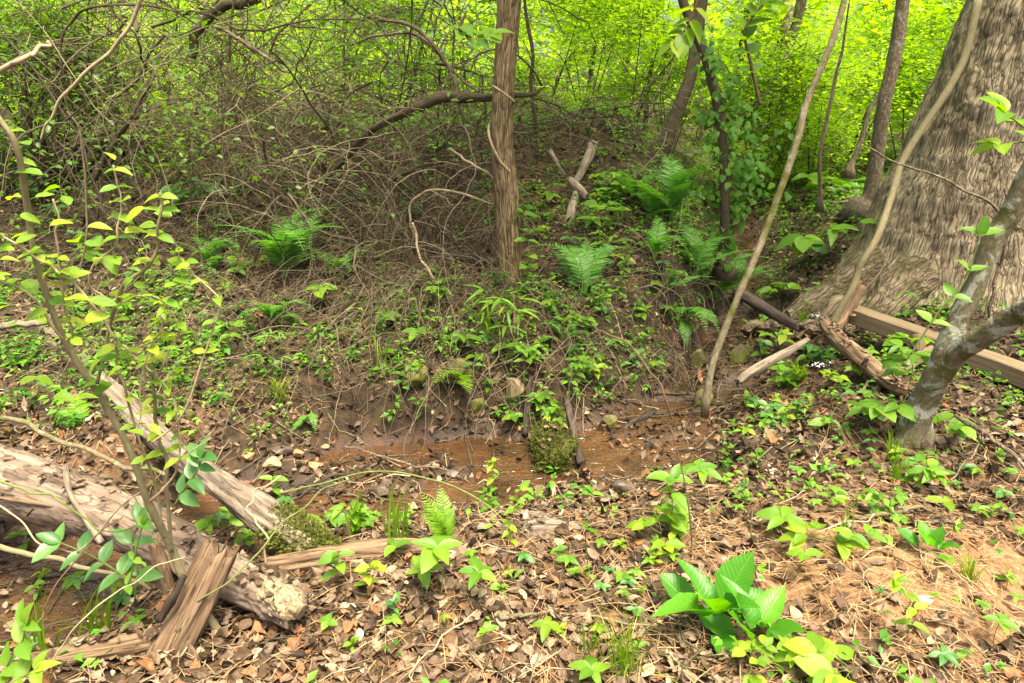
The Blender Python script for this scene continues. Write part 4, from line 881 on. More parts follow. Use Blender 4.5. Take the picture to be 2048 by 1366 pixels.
tag(mb.build('thicket_leaves', M['mid_leaf']), 'fresh green leaves growing through the dead thicket at upper left', 'thicket leaves', kind='stuff')
# hanging roots and runners on the bank face
mb = MB()
for i in range(1900):
    u, v = rg.normal(800, 130), rg.uniform(440, 640)
    if rg.random() < .55: u = rg.uniform(100, 1480); v = rg.uniform(430, 800)
    p = ground(u, v, .04); P = twig(rg, p + np.array([0, -.03, .05]), [rg.normal(0, .5), -.5, rg.normal(.2, .4)], rg.uniform(.2, .95), 10, .14, .24)
    V, F, bk = tube(P, np.linspace(1, .5, 10) * rg.uniform(.0018, .0036), 3, cap=False); mb.add(V, F, rg.uniform(.05, .72), bk)
tag(mb.build('hanging_runners', M['twig']), 'dry runners and roots hanging down the bank face', 'runners', kind='stuff')

def vine_thing(name, label, L, mat='stem_pale', cat='vine', wob=.02, n=70, sides=7, leaves=None, group=None):
    Q, q = stemcurve(L, n, wob, len(label) + int(L[0][0])); mb = MB(); V, F, bk = tube(Q, q, sides, lump_disp(.12 * float(q.mean()), 30, 2)); mb.add(V, F, .75, bk)
    return tag(mb.build(name, M[mat], origin=Q[0]), label, cat, group)
VN = [
 ('dry_vine', 'long pale dry vine slanting across the upper left corner', [(285, -5, 5.0, 7), (255, 60, 5, 7), (215, 105, 5, 7), (160, 155, 5, 7), (120, 200, 5, 6), (95, 245, 5, 5), (82, 275, 5, 4)], 'stem_pale'),
 ('bent_limb', 'thick dark limb bent like a hook at the top left of the thicket', [(382, 118, 5.6, 16), (390, 75, 5.6, 18), (412, 38, 5.6, 18), (445, 15, 5.6, 18), (490, 5, 5.6, 18), (540, -10, 5.6, 17)], 'bark_dark'),
 ('dead_branch', 'straight dead branch slanting down right of the hooked limb', [(436, 52, 5.3, 7), (490, 85, 5.3, 8), (535, 115, 5.3, 7), (580, 148, 5.3, 5)], 'bark_grey'),
 ('dead_branch', 'dark slanting branch low in the left thicket', [(185, 360, 5.6, 13), (215, 310, 5.6, 12), (245, 260, 5.6, 10), (270, 222, 5.6, 8), (300, 170, 5.6, 6)], 'bark_dark'),
 ('dry_vine', 'arching dark bramble stem at the upper left', [(125, 160, 5.4, 5), (118, 100, 5.4, 5), (135, 50, 5.4, 5), (180, 18, 5.4, 5), (260, 12, 5.4, 4), (360, 22, 5.4, 3)], 'bark_dark'),
 ('dry_vine', 'dark bramble stem curving down in the left thicket', [(330, 65, 5.6, 5), (300, 110, 5.6, 5), (265, 170, 5.6, 5), (225, 200, 5.6, 4), (190, 240, 5.6, 4)], 'bark_dark'),
 ('dry_vine', 'pale vine looping over the bank left of the central tree', [(835, 480, 5.3, 5), (820, 440, 5.3, 5), (828, 400, 5.3, 5), (870, 382, 5.3, 5), (930, 390, 5.3, 5), (988, 410, 5.2, 4)], 'stem_pale'),
 ('dry_vine', 'pale vine hanging from the thicket toward the dark log', [(826, 445, 5.2, 5), (838, 500, 5.1, 5), (860, 550, 4.95, 5), (900, 580, 4.9, 4), (960, 640, 4.7, 4)], 'stem_pale'),
 ('dry_vine', 'pale arching vine reaching the central trunk', [(900, 300, 5.2, 5), (930, 320, 5.2, 5), (965, 340, 5.1, 4), (990, 362, 5.05, 4)], 'stem_pale'),
 ('dry_vine', 'brown vine bundle arching over from upper left to the central trunk', [(760, 40, 5.5, 7), (830, 55, 5.5, 7), (880, 110, 5.5, 7), (910, 170, 5.5, 7), (930, 250, 5.5, 6), (945, 310, 5.5, 5)], 'bark_grey'),
 ('dry_vine', 'second brown vine running beside the vine bundle', [(700, 90, 5.6, 5), (790, 65, 5.6, 6), (850, 80, 5.6, 6), (905, 140, 5.6, 6), (960, 185, 5.5, 5)], 'bark_grey'),
 ('dead_stick', 'dead stick leaning on the bank below the thicket', [(622, 752, 4.55, 6), (660, 690, 4.6, 6), (695, 630, 4.65, 5), (730, 570, 4.75, 4)], 'bark_grey'),
 ('dead_stick', 'short dark stick just right of the central trunk', [(1028, 295, 5.3, 9), (1034, 262, 5.3, 8), (1043, 228, 5.3, 6)], 'bark_dark'),
 ('rust_stem', 'thin rusty arching stem over the creek right of centre', [(1345, 838, 3.9, 4), (1330, 790, 3.9, 4), (1290, 725, 3.95, 4), (1230, 672, 4.0, 4), (1185, 660, 4.05, 3)], 'stem_b'),
 ('trunk_vine', 'greenish vine stem climbing along the left edge of the huge trunk', [(1668, 650, 4.5, 16), (1690, 598, 4.5, 14), (1713, 560, 4.5, 14), (1730, 519, 4.5, 14), (1757, 467, 4.55, 14), (1771, 430, 4.65, 14), (1788, 378, 4.8, 14), (1806, 327, 4.95, 14), (1857, 241, 5.1, 14), (1899, 172, 5.2, 15), (1930, 103, 5.3, 15), (1955, 0, 5.4, 15)], 'stem_olive'),
 ('bare_twig', 'bare branching twig crossing in front of the huge trunk', [(1740, 295, 3.6, 3), (1800, 325, 3.6, 4), (1870, 350, 3.6, 4), (1920, 375, 3.6, 5), (1975, 400, 3.6, 6), (2000, 440, 3.6, 5), (2015, 490, 3.6, 4)], 'bark_grey'),
 ('bare_sapling', 'thin dark stem behind the forked tree branch', [(1978, 640, 3.3, 8), (1990, 580, 3.3, 7), (2008, 520, 3.3, 7), (2020, 430, 3.3, 6), (2010, 380, 3.3, 5)], 'bark_grey'),
 ('green_vine', 'long thin green bramble arching over the creek', [(560, 985, 2.5, 4), (640, 972, 2.5, 4), (740, 948, 2.5, 4), (850, 957, 2.45, 4), (930, 985, 2.4, 4), (1000, 1035, 2.35, 4), (1060, 1090, 2.3, 3), (1100, 1120, 2.28, 3)], 'stem_g'),
 ('green_vine', 'green stem rising from the lower left across the shrub', [(330, 1240, 1.7, 4), (400, 1200, 1.7, 4), (470, 1160, 1.75, 4), (540, 1085, 1.85, 4), (620, 1000, 2.0, 3), (700, 960, 2.2, 3)], 'stem_g'),
 ('dry_vine', 'pale curved vine standing beside the mossy log', [(538, 1130, 2.05, 5), (530, 1070, 2.05, 5), (500, 1030, 2.1, 5), (505, 985, 2.15, 4), (560, 955, 2.3, 4)], 'stem_pale'),
 ('long_stick', 'long grey stick lying over the left logs', [(-20, 835, 2.9, 11), (60, 852, 2.8, 11), (150, 890, 2.6, 11), (250, 930, 2.45, 10), (330, 945, 2.35, 8)], 'bark_lichen'),
 ('long_stick', 'slanting bare stem at the lower left edge over the water', [(-20, 1095, 1.9, 14), (120, 1118, 1.9, 12), (230, 1150, 1.9, 10), (310, 1180, 1.9, 8)], 'stem_olive'),
 ('pale_branch', 'short bleached branch end at the left edge on the bank', [(-30, 662, 4.2, 18), (20, 652, 4.2, 16), (70, 645, 4.25, 14), (105, 640, 4.25, 8)], 'wood_white'),
 ('pale_branch', 'pale branch tip poking in at the upper left edge', [(-30, 160, 1.9, 9), (20, 135, 1.9, 10), (65, 105, 1.9, 8), (98, 80, 1.95, 7)], 'stem_pale'),
 ('dead_stick', 'forked dry stick poking out of the creek bank at left', [(365, 910, 3.0, 6), (395, 890, 3.0, 6), (430, 858, 3.0, 5), (445, 836, 3.0, 4)], 'bark_grey'),
 ('dead_stick', 'dark thin stick lying in the mud left of mid creek', [(590, 975, 3.3, 6), (640, 962, 3.35, 7), (700, 945, 3.4, 6), (740, 925, 3.5, 4)], 'wood_dark'),
 ('dead_stick', 'long thin stick lying on the mud toward mid creek', [(690, 895, 3.75, 4), (760, 910, 3.65, 5), (830, 930, 3.5, 5), (900, 942, 3.45, 4)], 'bark_grey'),
 ('dead_stick', 'fallen stick on the litter right of the forked tree', [(1918, 832, 2.9, 9), (1960, 865, 2.75, 10), (2010, 900, 2.6, 10), (2070, 945, 2.5, 9)], 'bark_grey'),
 ('dead_stick', 'straight pale twig propped in the litter at far right', [(1900, 965, 2.45, 4), (1935, 925, 2.5, 5), (1960, 885, 2.55, 4), (1972, 862, 2.55, 3)], 'bark_grey'),
 ('dead_stick', 'grey stick lying on the soil in the right foreground', [(1688, 1032, 2.3, 10), (1740, 1028, 2.3, 11), (1800, 1020, 2.32, 11), (1850, 1016, 2.33, 7)], 'bark_lichen'),
 ('dead_stick', 'dark stick half buried beside the grey stick at right', [(1850, 1045, 2.25, 9), (1890, 1040, 2.25, 12), (1950, 1035, 2.25, 8)], 'bark_grey'),
 ('dead_stick', 'long thin straw stalk crossing the right foreground soil', [(1590, 1190, 1.9, 4), (1690, 1225, 1.82, 4), (1760, 1275, 1.72, 4), (1830, 1320, 1.62, 3)], 'stem_pale'),
 ('dead_stick', 'thin pale stalk crossing the foreground litter in the centre', [(815, 1365, 1.53, 4), (850, 1310, 1.6, 4), (900, 1260, 1.68, 4), (960, 1215, 1.76, 3)], 'stem_pale'),
 ('dry_vine', 'thin pale stem crossing the pale log at lower left', [(-10, 1010, 1.9, 4), (80, 1075, 1.8, 4), (150, 1110, 1.75, 4), (215, 1040, 1.75, 4), (300, 960, 1.75, 3), (420, 870, 1.8, 3)], 'stem_pale'),
 ('dry_vine', 'thin brown stem arching over the lower left water', [(20, 1366, 1.5, 5), (70, 1260, 1.55, 4), (110, 1180, 1.6, 4), (180, 1090, 1.65, 4), (240, 1030, 1.7, 3)], 'stem_b'),
 ('dry_vine', 'pale straw stem leaning right in the bottom left corner', [(60, 1366, 1.45, 5), (130, 1290, 1.5, 4), (215, 1200, 1.55, 4), (300, 1140, 1.6, 3), (370, 1110, 1.65, 3)], 'stem_pale'),
 ('green_vine', 'green bramble stem curving above the bottom left water', [(-10, 960, 1.8, 5), (80, 985, 1.8, 5), (150, 1030, 1.8, 5), (230, 1055, 1.8, 4), (330, 1040, 1.8, 3)], 'stem_g'),
 ('dead_stick', 'lichen spotted short stick in the foreground litter', [(985, 1232, 1.76, 10), (1030, 1234, 1.76, 10), (1085, 1228, 1.77, 7)], 'bark_lichen'),
]
for nm, lb, L, mt in VN: vine_thing(nm, lb, L, mt, 'branch' if ('stick' in nm or 'branch' in nm or 'limb' in nm or 'twig' in nm) else 'vine', wob=.012)

# ------------------------------------------------------------------ shrubs of the background, and the far wood
rg = random.Random(77)
SHR = [(u, v, Y) for u, v, Y in [(90, 250, 6.8), (230, 215, 7.6), (380, 190, 8.3), (520, 170, 9.0), (660, 150, 9.2), (790, 150, 9.0), (905, 160, 9.3), (1080, 170, 9.4), (1170, 150, 10), (1260, 170, 9.6), (1450, 180, 9.5), (1530, 215, 9.0), (1640, 220, 9.4), (1700, 230, 10), (1830, 235, 9.5), (20, 120, 6.3), (150, 80, 7.4), (1345, 150, 10.5), (1580, 190, 11), (1760, 190, 11.5)]]
SH_LABEL = ['low leafy shrub at the left edge behind the thicket', 'leafy shrub second from the left edge behind the thicket'] 
for i, (u, v, Y) in enumerate(SHR):
    p = at(u, v, Y); z0 = h1(p[0], p[1])
    t = thing('understory_shrub', 'bright lime leafed shrub in the background undergrowth, %s from the left' % ORD[sorted(s[0] for s in SHR).index(u)], 'shrub', (p[0], p[1], z0), 'lime leafed undergrowth shrubs')
    for k in range(4):
        a = rg.random() * 6.28; e = (p[0] + math.cos(a) * .6, p[1] + math.sin(a) * .5, z0 + rg.uniform(1.0, 1.9))
        m_ = MB(); V, F, bk = tube(catmull([(p[0], p[1], z0 - .05), ((p[0] + e[0]) / 2, (p[1] + e[1]) / 2, z0 + .8), e], 12), np.linspace(.012, .004, 12), 5); m_.add(V, F, .3, bk); part(m_, 'stem', M['bark_dark'], t)
    crown(t, (p[0], p[1], z0 + rg.uniform(.9, 1.3)), (1.0, .6, 1.0, .75), 6, CL if i % 5 else CM, 300 + i, name='foliage')
mb = MB(); rgn = np.random.default_rng(55); N = 56000
Y = 9.5 + 20 * rgn.random(N) ** 1.2; U = rgn.uniform(-450, 2500, N)
x = (U - 1024) / FPX * Y * .95; z = .2 + rgn.beta(1.1, 1.3, N) * (1.6 + Y * .2)
cl = n2(x, z + Y * .3, .55, 61, 3); k = cl > -.1; x, Y, z = x[k], Y[k], z[k]; N = len(x)
g = hq(x, Y); pos = np.stack([x, Y, g + z], -1); az = rgn.random(N) * 6.28
tv, tf = leaf_low(.34)
spread(mb, tv, tf, pos, np.stack([np.cos(az), np.sin(az), rgn.normal(-.25, .3, N)], -1), np.stack([rgn.normal(0, .5, N), rgn.normal(0, .5, N) - .3, np.ones(N)], -1), rgn.uniform(.09, .19, N), np.clip(rgn.normal(.6, .25, N), 0, 1))
N = 26000; Y = rgn.uniform(24, 36, N); x = (rgn.uniform(-200, 2250, N) - 1024) / FPX * Y * .95; pos = np.stack([x, Y, hq(x, Y) + rgn.random(N) * 9], -1); az = rgn.random(N) * 6.28
spread(mb, tv, tf, pos, np.stack([np.cos(az), np.sin(az), rgn.normal(-.25, .3, N)], -1), np.stack([rgn.normal(0, .5, N), rgn.normal(0, .5, N) - .3, np.ones(N)], -1), rgn.uniform(.28, .5, N), np.clip(rgn.normal(.8, .2, N), 0, 1))
tag(mb.build('woodland_foliage', M['lime'], smooth=False), 'bright spring foliage of the wood far behind', 'woodland', kind='stuff')

# small ground cover: creeping leaves over the banks
def cover(n, seed, rule, size, mat, name, label, y1=12, hmax=.09, tiers=1):
    XY, rg = scatter(n, -7, 8, 1.2, y1, .8, seed); z = hq(XY[:, 0], XY[:, 1]); d, side, hw, bed = creek(XY[:, 0], XY[:, 1])
    k = (rg.random(len(z)) < rule(XY[:, 0], XY[:, 1], side)) & (z - bed > .1); XY, z = XY[k], z[k]; m = 3 * tiers; n1 = len(XY)
    c = np.repeat(np.arange(n1), m); N = len(c); base = np.stack([XY[:, 0], XY[:, 1], z], -1)[c]; az = rg.random(N) * 6.28
    top = rg.uniform(.25, 1, n1) * hmax; lev = np.tile(np.repeat(np.arange(1, tiers + 1) / tiers, 3), n1); lx = rg.normal(size=(n1, 2)) * .25
    hgt = np.repeat(top, m) * lev
    pos = base + np.stack([np.cos(az) * .012 + lx[c, 0] * hgt, np.sin(az) * .012 + lx[c, 1] * hgt, hgt + rg.normal(0, .006, N)], -1)
    mb = MB(); tv, tf = leaf_full(.27, .1, .2, (0, .42, 1), .42)
    spread(mb, tv, tf, pos, np.stack([np.cos(az), np.sin(az), rg.normal(.05, .25, N)], -1), np.stack([rg.normal(0, .25, N), rg.normal(0, .25, N) - .15, np.ones(N)], -1), rg.uniform(*size, N), np.clip(np.repeat(rg.random(n1), m) + rg.normal(0, .1, N), 0, 1))
    if tiers > 1:
        b3 = base[::m]; t3 = b3 + np.stack([lx[:, 0] * top, lx[:, 1] * top, top], -1); st = np.array([[-.5, 0, 0], [.5, 0, 0], [.3, 1, 0], [-.3, 1, 0]])
        spread(mb, st, np.array([[0, 1, 2, 3]]), b3, t3 - b3, np.tile([0.1, -1.0, .2], (n1, 1)), np.stack([np.full(n1, .003), top, top], -1), .2)
    tag(mb.build(name, mat, smooth=True), label, 'ground cover', kind='stuff')
def rule_a(x, y, s):
    patch = sstep(.05, .5, n2(x, y, 1.3, 90)); far = np.where(s > 0, 1.0, .55)
    r = .7 * G(x, y, 1.6, 6.2, .9, 1.1) * (s > 0) + .55 * G(x, y, .1, 4.7, .7, .45) * (s > 0) + patch * far * (.55 + .4 * sstep(5, 7, y)) + .06 + .65 * sstep(5.6, 7.5, y) * sstep(.3, 1.2, x) + .5 * sstep(7.5, 9, y)
    r = r * np.where((s <= 0) & (y < 2.4), .16, 1); r *= np.where((x < .2) & (y > 4.9) & (y < 7), .45, 1); return r
cover(28500, 61, rule_a, (.02, .05), M['cover'], 'ground_cover', 'small creeping green leaves spread over the banks')
def rule_b(x, y, s):
    p = sstep(-.1, .35, n2(x, y, 1.6, 95)); r = np.where(s > 0, p * .55, p * .22 * (y > 2.6))
    r = r + .6 * G(x, y, 1.6, 6.2, 1.0, 1.1) * (s > 0) + .5 * G(x, y, .2, 4.7, .8, .45) * (s > 0) + .45 * G(x, y, -3.0, 4.6, 1.6, 1.0) * p + .3 * (y > 7.5); return r
cover(9000, 64, rule_b, (.03, .065), M['cover'], 'low_herbs', 'low leafy herbs growing through the litter on the banks', 11, .2, 3)
# ------------------------------------------------------------------ plants with leaves of their own
LSEED = [0]
def lmesh(nm, mat, *a, **k):
    m_ = MB(); tv, tf = leaf_full(*a, **k); LSEED[0] += 1; r_ = np.random.default_rng(LSEED[0]); q_ = r_.normal(size=4)
    V_ = tv.copy(); V_[:, 2] += .10 * q_[0] * tv[:, 0] * tv[:, 1] * 3 + .03 * fbm(tv * 5, LSEED[0], 2) * np.minimum(1, abs(tv[:, 0]) * 8) + .06 * q_[2] * tv[:, 1] ** 2; V_[:, 0] += .05 * q_[1] * tv[:, 1] ** 2
    m_.add(V_, tf, .5, tv); return m_.mesh(nm, M[mat], True)
RW = (0, .05, .12, .2, .3, .4, .5, .6, .7, .8, .9, 1)
LV = {
 'ov': [lmesh('leaf', 'p_leaf', .27, .10, .22), lmesh('leaf', 'p_leaf', .24, .16, .1), lmesh('leaf', 'p_leaf', .30, .06, .35)],
 'ye': [lmesh('leaf', 'p_yel', .27, .10, .15), lmesh('leaf', 'p_yel', .25, .14, .3), lmesh('leaf', 'p_yel', .30, .05, .2)],
 'gl': [lmesh('leaf', 'p_glossy', .25, .12, .2), lmesh('leaf', 'p_glossy', .28, .08, .3)],
 'br': [lmesh('leaf', 'p_broad', .20, .12, .22, rows=RW, peak=.46, serr=.05, petiole=.3, wave=.014), lmesh('leaf', 'p_broad', .175, .18, .4, rows=RW, peak=.44, serr=.05, petiole=.3, wave=.018), lmesh('leaf', 'p_broad', .22, .08, .12, rows=RW, peak=.46, serr=.05, petiole=.26, wave=.016)],
 'ln': [lmesh('leaf', 'p_leaf', .075, .04, .35, peak=.35), lmesh('leaf', 'p_leaf', .06, .03, .55, peak=.3)],
 'rd': [lmesh('leaf', 'p_leaf', .38, .08, .2, peak=.42), lmesh('leaf', 'p_leaf', .36, .05, .3, peak=.4)],
 'yr': [lmesh('leaf', 'p_yel', .36, .08, .2, peak=.42), lmesh('leaf', 'p_yel', .34, .05, .1, peak=.4)],
}
for k_ in list(LV):
    LV[k_] = LV[k_] + [lmesh('leaf', {'ov': 'p_leaf', 'ye': 'p_yel', 'gl': 'p_glossy', 'rd': 'p_leaf', 'yr': 'p_yel'}[k_], w_, .12, d_, peak=.4) for w_, d_ in ((.26, .3), (.29, .15), (.23, .4))] if k_ not in ('br', 'ln') else LV[k_]
def stem_obj(t, P, r0, r1, mat='stem_g', n=16, sides=5):
    Q = catmull(P, n); mb = MB(); V, F, bk = tube(Q, np.linspace(r0, r1, n), sides); mb.add(V, F, .5, bk); part(mb, 'stem', M[mat], t); return Q
def put_leaf(t, p, d, up, s, kind, rg):
    b = Vector(t.location); return inst('leaf', rg.choice(LV[kind]), t, frame_mat(Vector(p) - b, d, up, s))
def plant(name, label, u, v, hpx, lpx, kind='ov', form='pairs', n=3, cat='plant', lean=(0, 0), stem='stem_g', Y=None, group=None, seed=None, spreadz=.1):
    """hpx: height, lpx: leaf length, both in photo pixels at the plant's depth"""
    rg = random.Random(seed if seed is not None else int(u * 7 + v * 13)); p = ground(u, v) if Y is None else at(u, v, Y)
    cs = p[1] / math.hypot(p[1], CAM[2] - p[2]); H = px(hpx, p[1]) * 1.0 / cs; S = px(lpx, p[1]) * .92; t = thing(name, label, cat, p, group)
    top = p + np.array([px(lean[0], p[1]), lean[1], H])
    if form in ('pairs', 'whorl', 'palm', 'multi'):
        Q = stem_obj(t, [p, (p + top) / 2 + np.array([rg.gauss(0, .1) * H, rg.gauss(0, .1) * H, 0]), top], max(.0012, H * .008), max(.0009, H * .004), stem)
    if form == 'pairs':
        for k in range(n):
            f = 1 - k * .8 / max(n, 1); q = Q[int((len(Q) - 1) * f)]; a = rg.random() * 1.2 + (k % 2) * 1.57
            for sgn in (0, math.pi):
                aa = a + sgn + rg.gauss(0, .2); put_leaf(t, q, (math.cos(aa), math.sin(aa) - .15, rg.gauss(.2, .2)), (rg.gauss(0, .15), -.25, 1), S * rg.uniform(.7, 1.1) * (.75 + .25 * f), kind, rg)
        for k in range(2): put_leaf(t, Q[-1], (rg.gauss(0, .6), rg.gauss(-.2, .5), .5), (0, -.4, 1), S * rg.uniform(.5, .8), kind, rg)
    elif form in ('whorl', 'palm'):
        a0 = rg.random() * 6.28
        for k in range(n):
            aa = a0 + k * 6.283 / n + rg.gauss(0, .12); put_leaf(t, Q[-1], (math.cos(aa), math.sin(aa), rg.gauss(.1, .12)), (0, -.3, 1), S * rg.uniform(.8, 1.1), kind, rg)
    elif form == 'multi':
        for k in range(n):
            f = rg.uniform(.35, 1); q = Q[int((len(Q) - 1) * f)]; a = rg.random() * 6.28
            q2 = q + np.array([math.cos(a), math.sin(a), rg.uniform(-.1, .5)]) * S * rg.uniform(.4, 1.0)
            stem_obj(t, [q, (q + q2) / 2 + np.array([0, 0, S * .1]), q2], .0012, .0009, stem, 6, 4)
            for j in range(3):
                aa = a + (j - 1) * 1.1 + rg.gauss(0, .2); put_leaf(t, q2, (math.cos(aa), math.sin(aa), rg.gauss(.1, .2)), (0, -.3, 1), S * rg.uniform(.7, 1.1), kind, rg)
    elif form == 'rosette':
        for k in range(n):
            aa = k * 2.4 + rg.gauss(0, .25); el = rg.uniform(.1, .6) if k < n * .35 else rg.uniform(1.1, 3.2)
            put_leaf(t, p + np.array([rg.gauss(0, .01), rg.gauss(0, .01), .005]), (math.cos(aa), math.sin(aa), el), (-math.cos(aa) * el, -math.sin(aa) * el - .3, 1), S * rg.uniform(.75, 1.1), kind, rg)
    return t

# ferns
def frond_mesh(nm, mat, seed, arch=.35, npin=22, wid=.17, lance=.5):
    rg = np.random.default_rng(seed); mb = MB(); t = np.linspace(0, 1, 24)
    P = np.stack([.03 * np.sin(t * 3 + seed), t * (.92 - .1 * arch), arch * (t * 1.5 - 1.6 * t * t)], -1)
    V, F, bk = tube(P, np.linspace(.008, .002, 24), 4); mb.add(V, F, .9, bk)
    tp = np.linspace(.14, .985, npin); tv, tf = leaf_full(.085, .02, .12, (0, .12, .4, .7, 1), .3)
    C = np.stack([np.interp(tp, t, P[:, k]) for k in range(3)], -1); T = unit(np.stack([np.interp(tp, t, np.gradient(P[:, k])) for k in range(3)], -1))
    ln = wid * np.sin(np.pi * np.clip(tp, .02, 1) ** lance) ** .75 + .012
    for sg in (1, -1):
        dv = np.stack([np.full(npin, sg * 1.0), np.full(npin, .35), np.full(npin, 0)], -1) + T * .25 + rg.normal(size=(npin, 3)) * .07
        up = np.cross(np.cross(T, [1.0, 0, 0]) * 0 + np.array([1.0, 0, 0]), T)
        spread(mb, tv, tf, C, dv, up + rg.normal(size=(npin, 3)) * .12, np.stack([ln * 1.25, ln, ln], -1), np.clip(rg.normal(.5, .22, npin), 0, 1))
    return mb.mesh(nm, M[mat], True)
FR = {'d': [frond_mesh('frond', 'fern', i, a) for i, a in enumerate((.3, .5, .75))], 'l': [frond_mesh('frond', 'fern_lt', 9 + i, a, 18, .2, .62) for i, a in enumerate((.15, .4, .6))]}
def fern(label, u, v, lpx, n, kind='d', az=None, el=(.3, 1.1), Y=None):
    rg = random.Random(int(u * 3 + v)); p = ground(u, v) if Y is None else at(u, v, Y); t = thing('fern', label, 'fern', p, 'ferns on the banks'); S = px(lpx, p[1]) * 1.25
    for k in range(n):
        a = (k * 6.283 / n + rg.gauss(0, .25)) if az is None else R(rg.uniform(*az)); e = rg.uniform(*el)
        inst('frond', rg.choice(FR[kind]), t, frame_mat((rg.gauss(0, .01), rg.gauss(0, .01), 0), (math.cos(a), math.sin(a), e), (-math.cos(a) * e, -math.sin(a) * e, 1), S * rg.uniform(.75, 1.1)))
for a in [
 ('large green fern spreading over the upper left bank', 575, 560, 165, 11, 'd', None, (.5, 1.5)), ('fern in the bank just below the large left fern', 560, 650, 95, 7, 'd', (200, 340)),
 ('fern glowing in the gap under the left thicket', 500, 372, 85, 6, 'l', (20, 170)), ('dark fern at the left edge by the shrub', 20, 345, 110, 7),
 ('fern right of the large left fern under the tangle', 680, 565, 100, 7), ('bright arching fern on the bank left of the tan stone', 925, 772, 92, 6, 'l', (130, 320), (.1, .5)),
 ('wide fern with spread fronds right of the central tree', 1165, 590, 140, 9, 'd', (5, 175), (.5, 1.3)), ('tall fern clump left of the creeper clad tree', 1345, 445, 140, 10, 'd', None, (.6, 1.8)),
 ('fern clump at the foot of the creeper clad tree', 1385, 560, 130, 9, 'd', None, (.4, 1.2)), ('fern reaching right toward the big roots', 1430, 600, 130, 6, 'd', (-30, 60), (.3, .8)),
 ('fern with fronds hanging over the dark creek gap', 1368, 640, 100, 5, 'd', (235, 300), (-.5, .3)), ('upright yellow green fern on the near bank in the centre', 895, 1095, 125, 6, 'l', (30, 200), (.8, 2.6)),
 ('yellow green fern beside the dark red stem on the near bank', 1365, 1085, 95, 4, 'l', (20, 160), (.9, 2.2)), ('small yellow fern by the left logs', 165, 850, 80, 5, 'l', (100, 330), (.0, .6)),
 ('small fern on the bank beside the burnt stick', 1030, 822, 46, 4), ('fern low on the bank right of the central tree foot', 1125, 690, 80, 6), ('fern on the mound below the bleached branches', 1300, 440, 90, 7), ('fern at the top of the slope left of the leaning tree', 1265, 400, 80, 6), ('fern halfway down the slope below the tall fern clump', 1310, 520, 100, 7), ('fern just left of the dark creek gap', 1335, 585, 90, 6), ('small fern at the left bank foot', 420, 812, 60, 4, 'd', (-40, 60), (.1, .4)),
 ('little fern leaning over the mud below the left bank', 618, 835, 60, 3, 'd', (240, 300), (-.3, .3)), ('fern among leaves left of the large bank fern', 430, 540, 100, 7)]: fern(*a)

# grass tufts
def tuft(label, u, v, hpx, n, wpx=3.2, sp=.5, lean=(0, 0), cat='grass', pale=0.0):
    p = ground(u, v); rg = np.random.default_rng(int(u + v * 3)); H = px(hpx, p[1]) * math.hypot(p[1], CAM[2] - p[2]) / p[1] * 1.15; mb = MB(); w = px(wpx, p[1]) / 1.5
    for k in range(n):
        a = rg.random() * 6.28; L = H * rg.uniform(.5, 1.15); s = rg.uniform(.1, 1) * sp; b0 = p + np.array([rg.normal() * H * .08, rg.normal() * H * .08, -.005])
        t = np.linspace(0, 1, 8)[:, None]; C = b0 + np.array([math.cos(a) * s + lean[0], math.sin(a) * s + lean[1], 0]) * L * t ** 1.8 + np.array([0, 0, 1]) * L * (t - .35 * s * t ** 3)
        sd = np.array([-math.sin(a), math.cos(a), 0]) * .6 + np.array([.6, 0, 0]); sd /= np.linalg.norm(sd); ww = w * (1 - t ** 2.5) * rg.uniform(.7, 1.2) + .0003
        V = np.concatenate([C + sd * ww, C - sd * ww]); i = np.arange(7); mb.add(V, np.stack([i, i + 1, i + 9, i + 8], -1), np.clip(rg.random() + pale, 0, 1))
    return tag(mb.build('grass_tuft', M['grass'], origin=p), label, cat, 'grass tufts')
tuft('tall thin grass tuft growing out of the foreground litter', 1250, 1350, 170, 46, 3.4, .9); tuft('sparse grass in the right of the foreground litter tuft', 1180, 1330, 120, 14, 3.5, .7)
tuft('grass clump at the water edge in front of the dark wet rock', 790, 1090, 130, 26, 4.5, .45); tuft('grass clump left of the water edge grass', 715, 1075, 90, 18, 4, .5)
tuft('fine yellow grass tuft on the bare soil at right', 1935, 1165, 62, 40, 2.2, .6, pale=.35); tuft('bright grass tuft beside the mossy rock under the roots', 1605, 668, 52, 40, 2.2, .35)
tuft('drooping fine grass clump on the mossy ground by the broken log', 1600, 765, 60, 90, 1.8, .95, (-.5, -.5)); tuft('grass at the foot of the forked tree', 1782, 925, 58, 40, 2.4, .5)
tuft('grass tuft below the forked tree foot', 1790, 970, 70, 26, 2.4, .4); tuft('broad grass blades at the lower left water edge', 200, 1290, 130, 26, 5.5, .7)
tuft('grass by the left logs in the bottom left corner', 90, 1330, 120, 22, 6, .7); tuft('long single grass blades near the right soil', 1690, 1085, 90, 8, 3, .5)
tuft('grass tuft on the bank left of the central plants', 770, 740, 80, 12, 3.2, .6); tuft('long narrow blades at the central tree foot', 985, 690, 90, 20, 4, .8)
tuft('drooping dry grass on the left bank', 560, 800, 80, 30, 2, .8, (0, -.6), pale=.4)

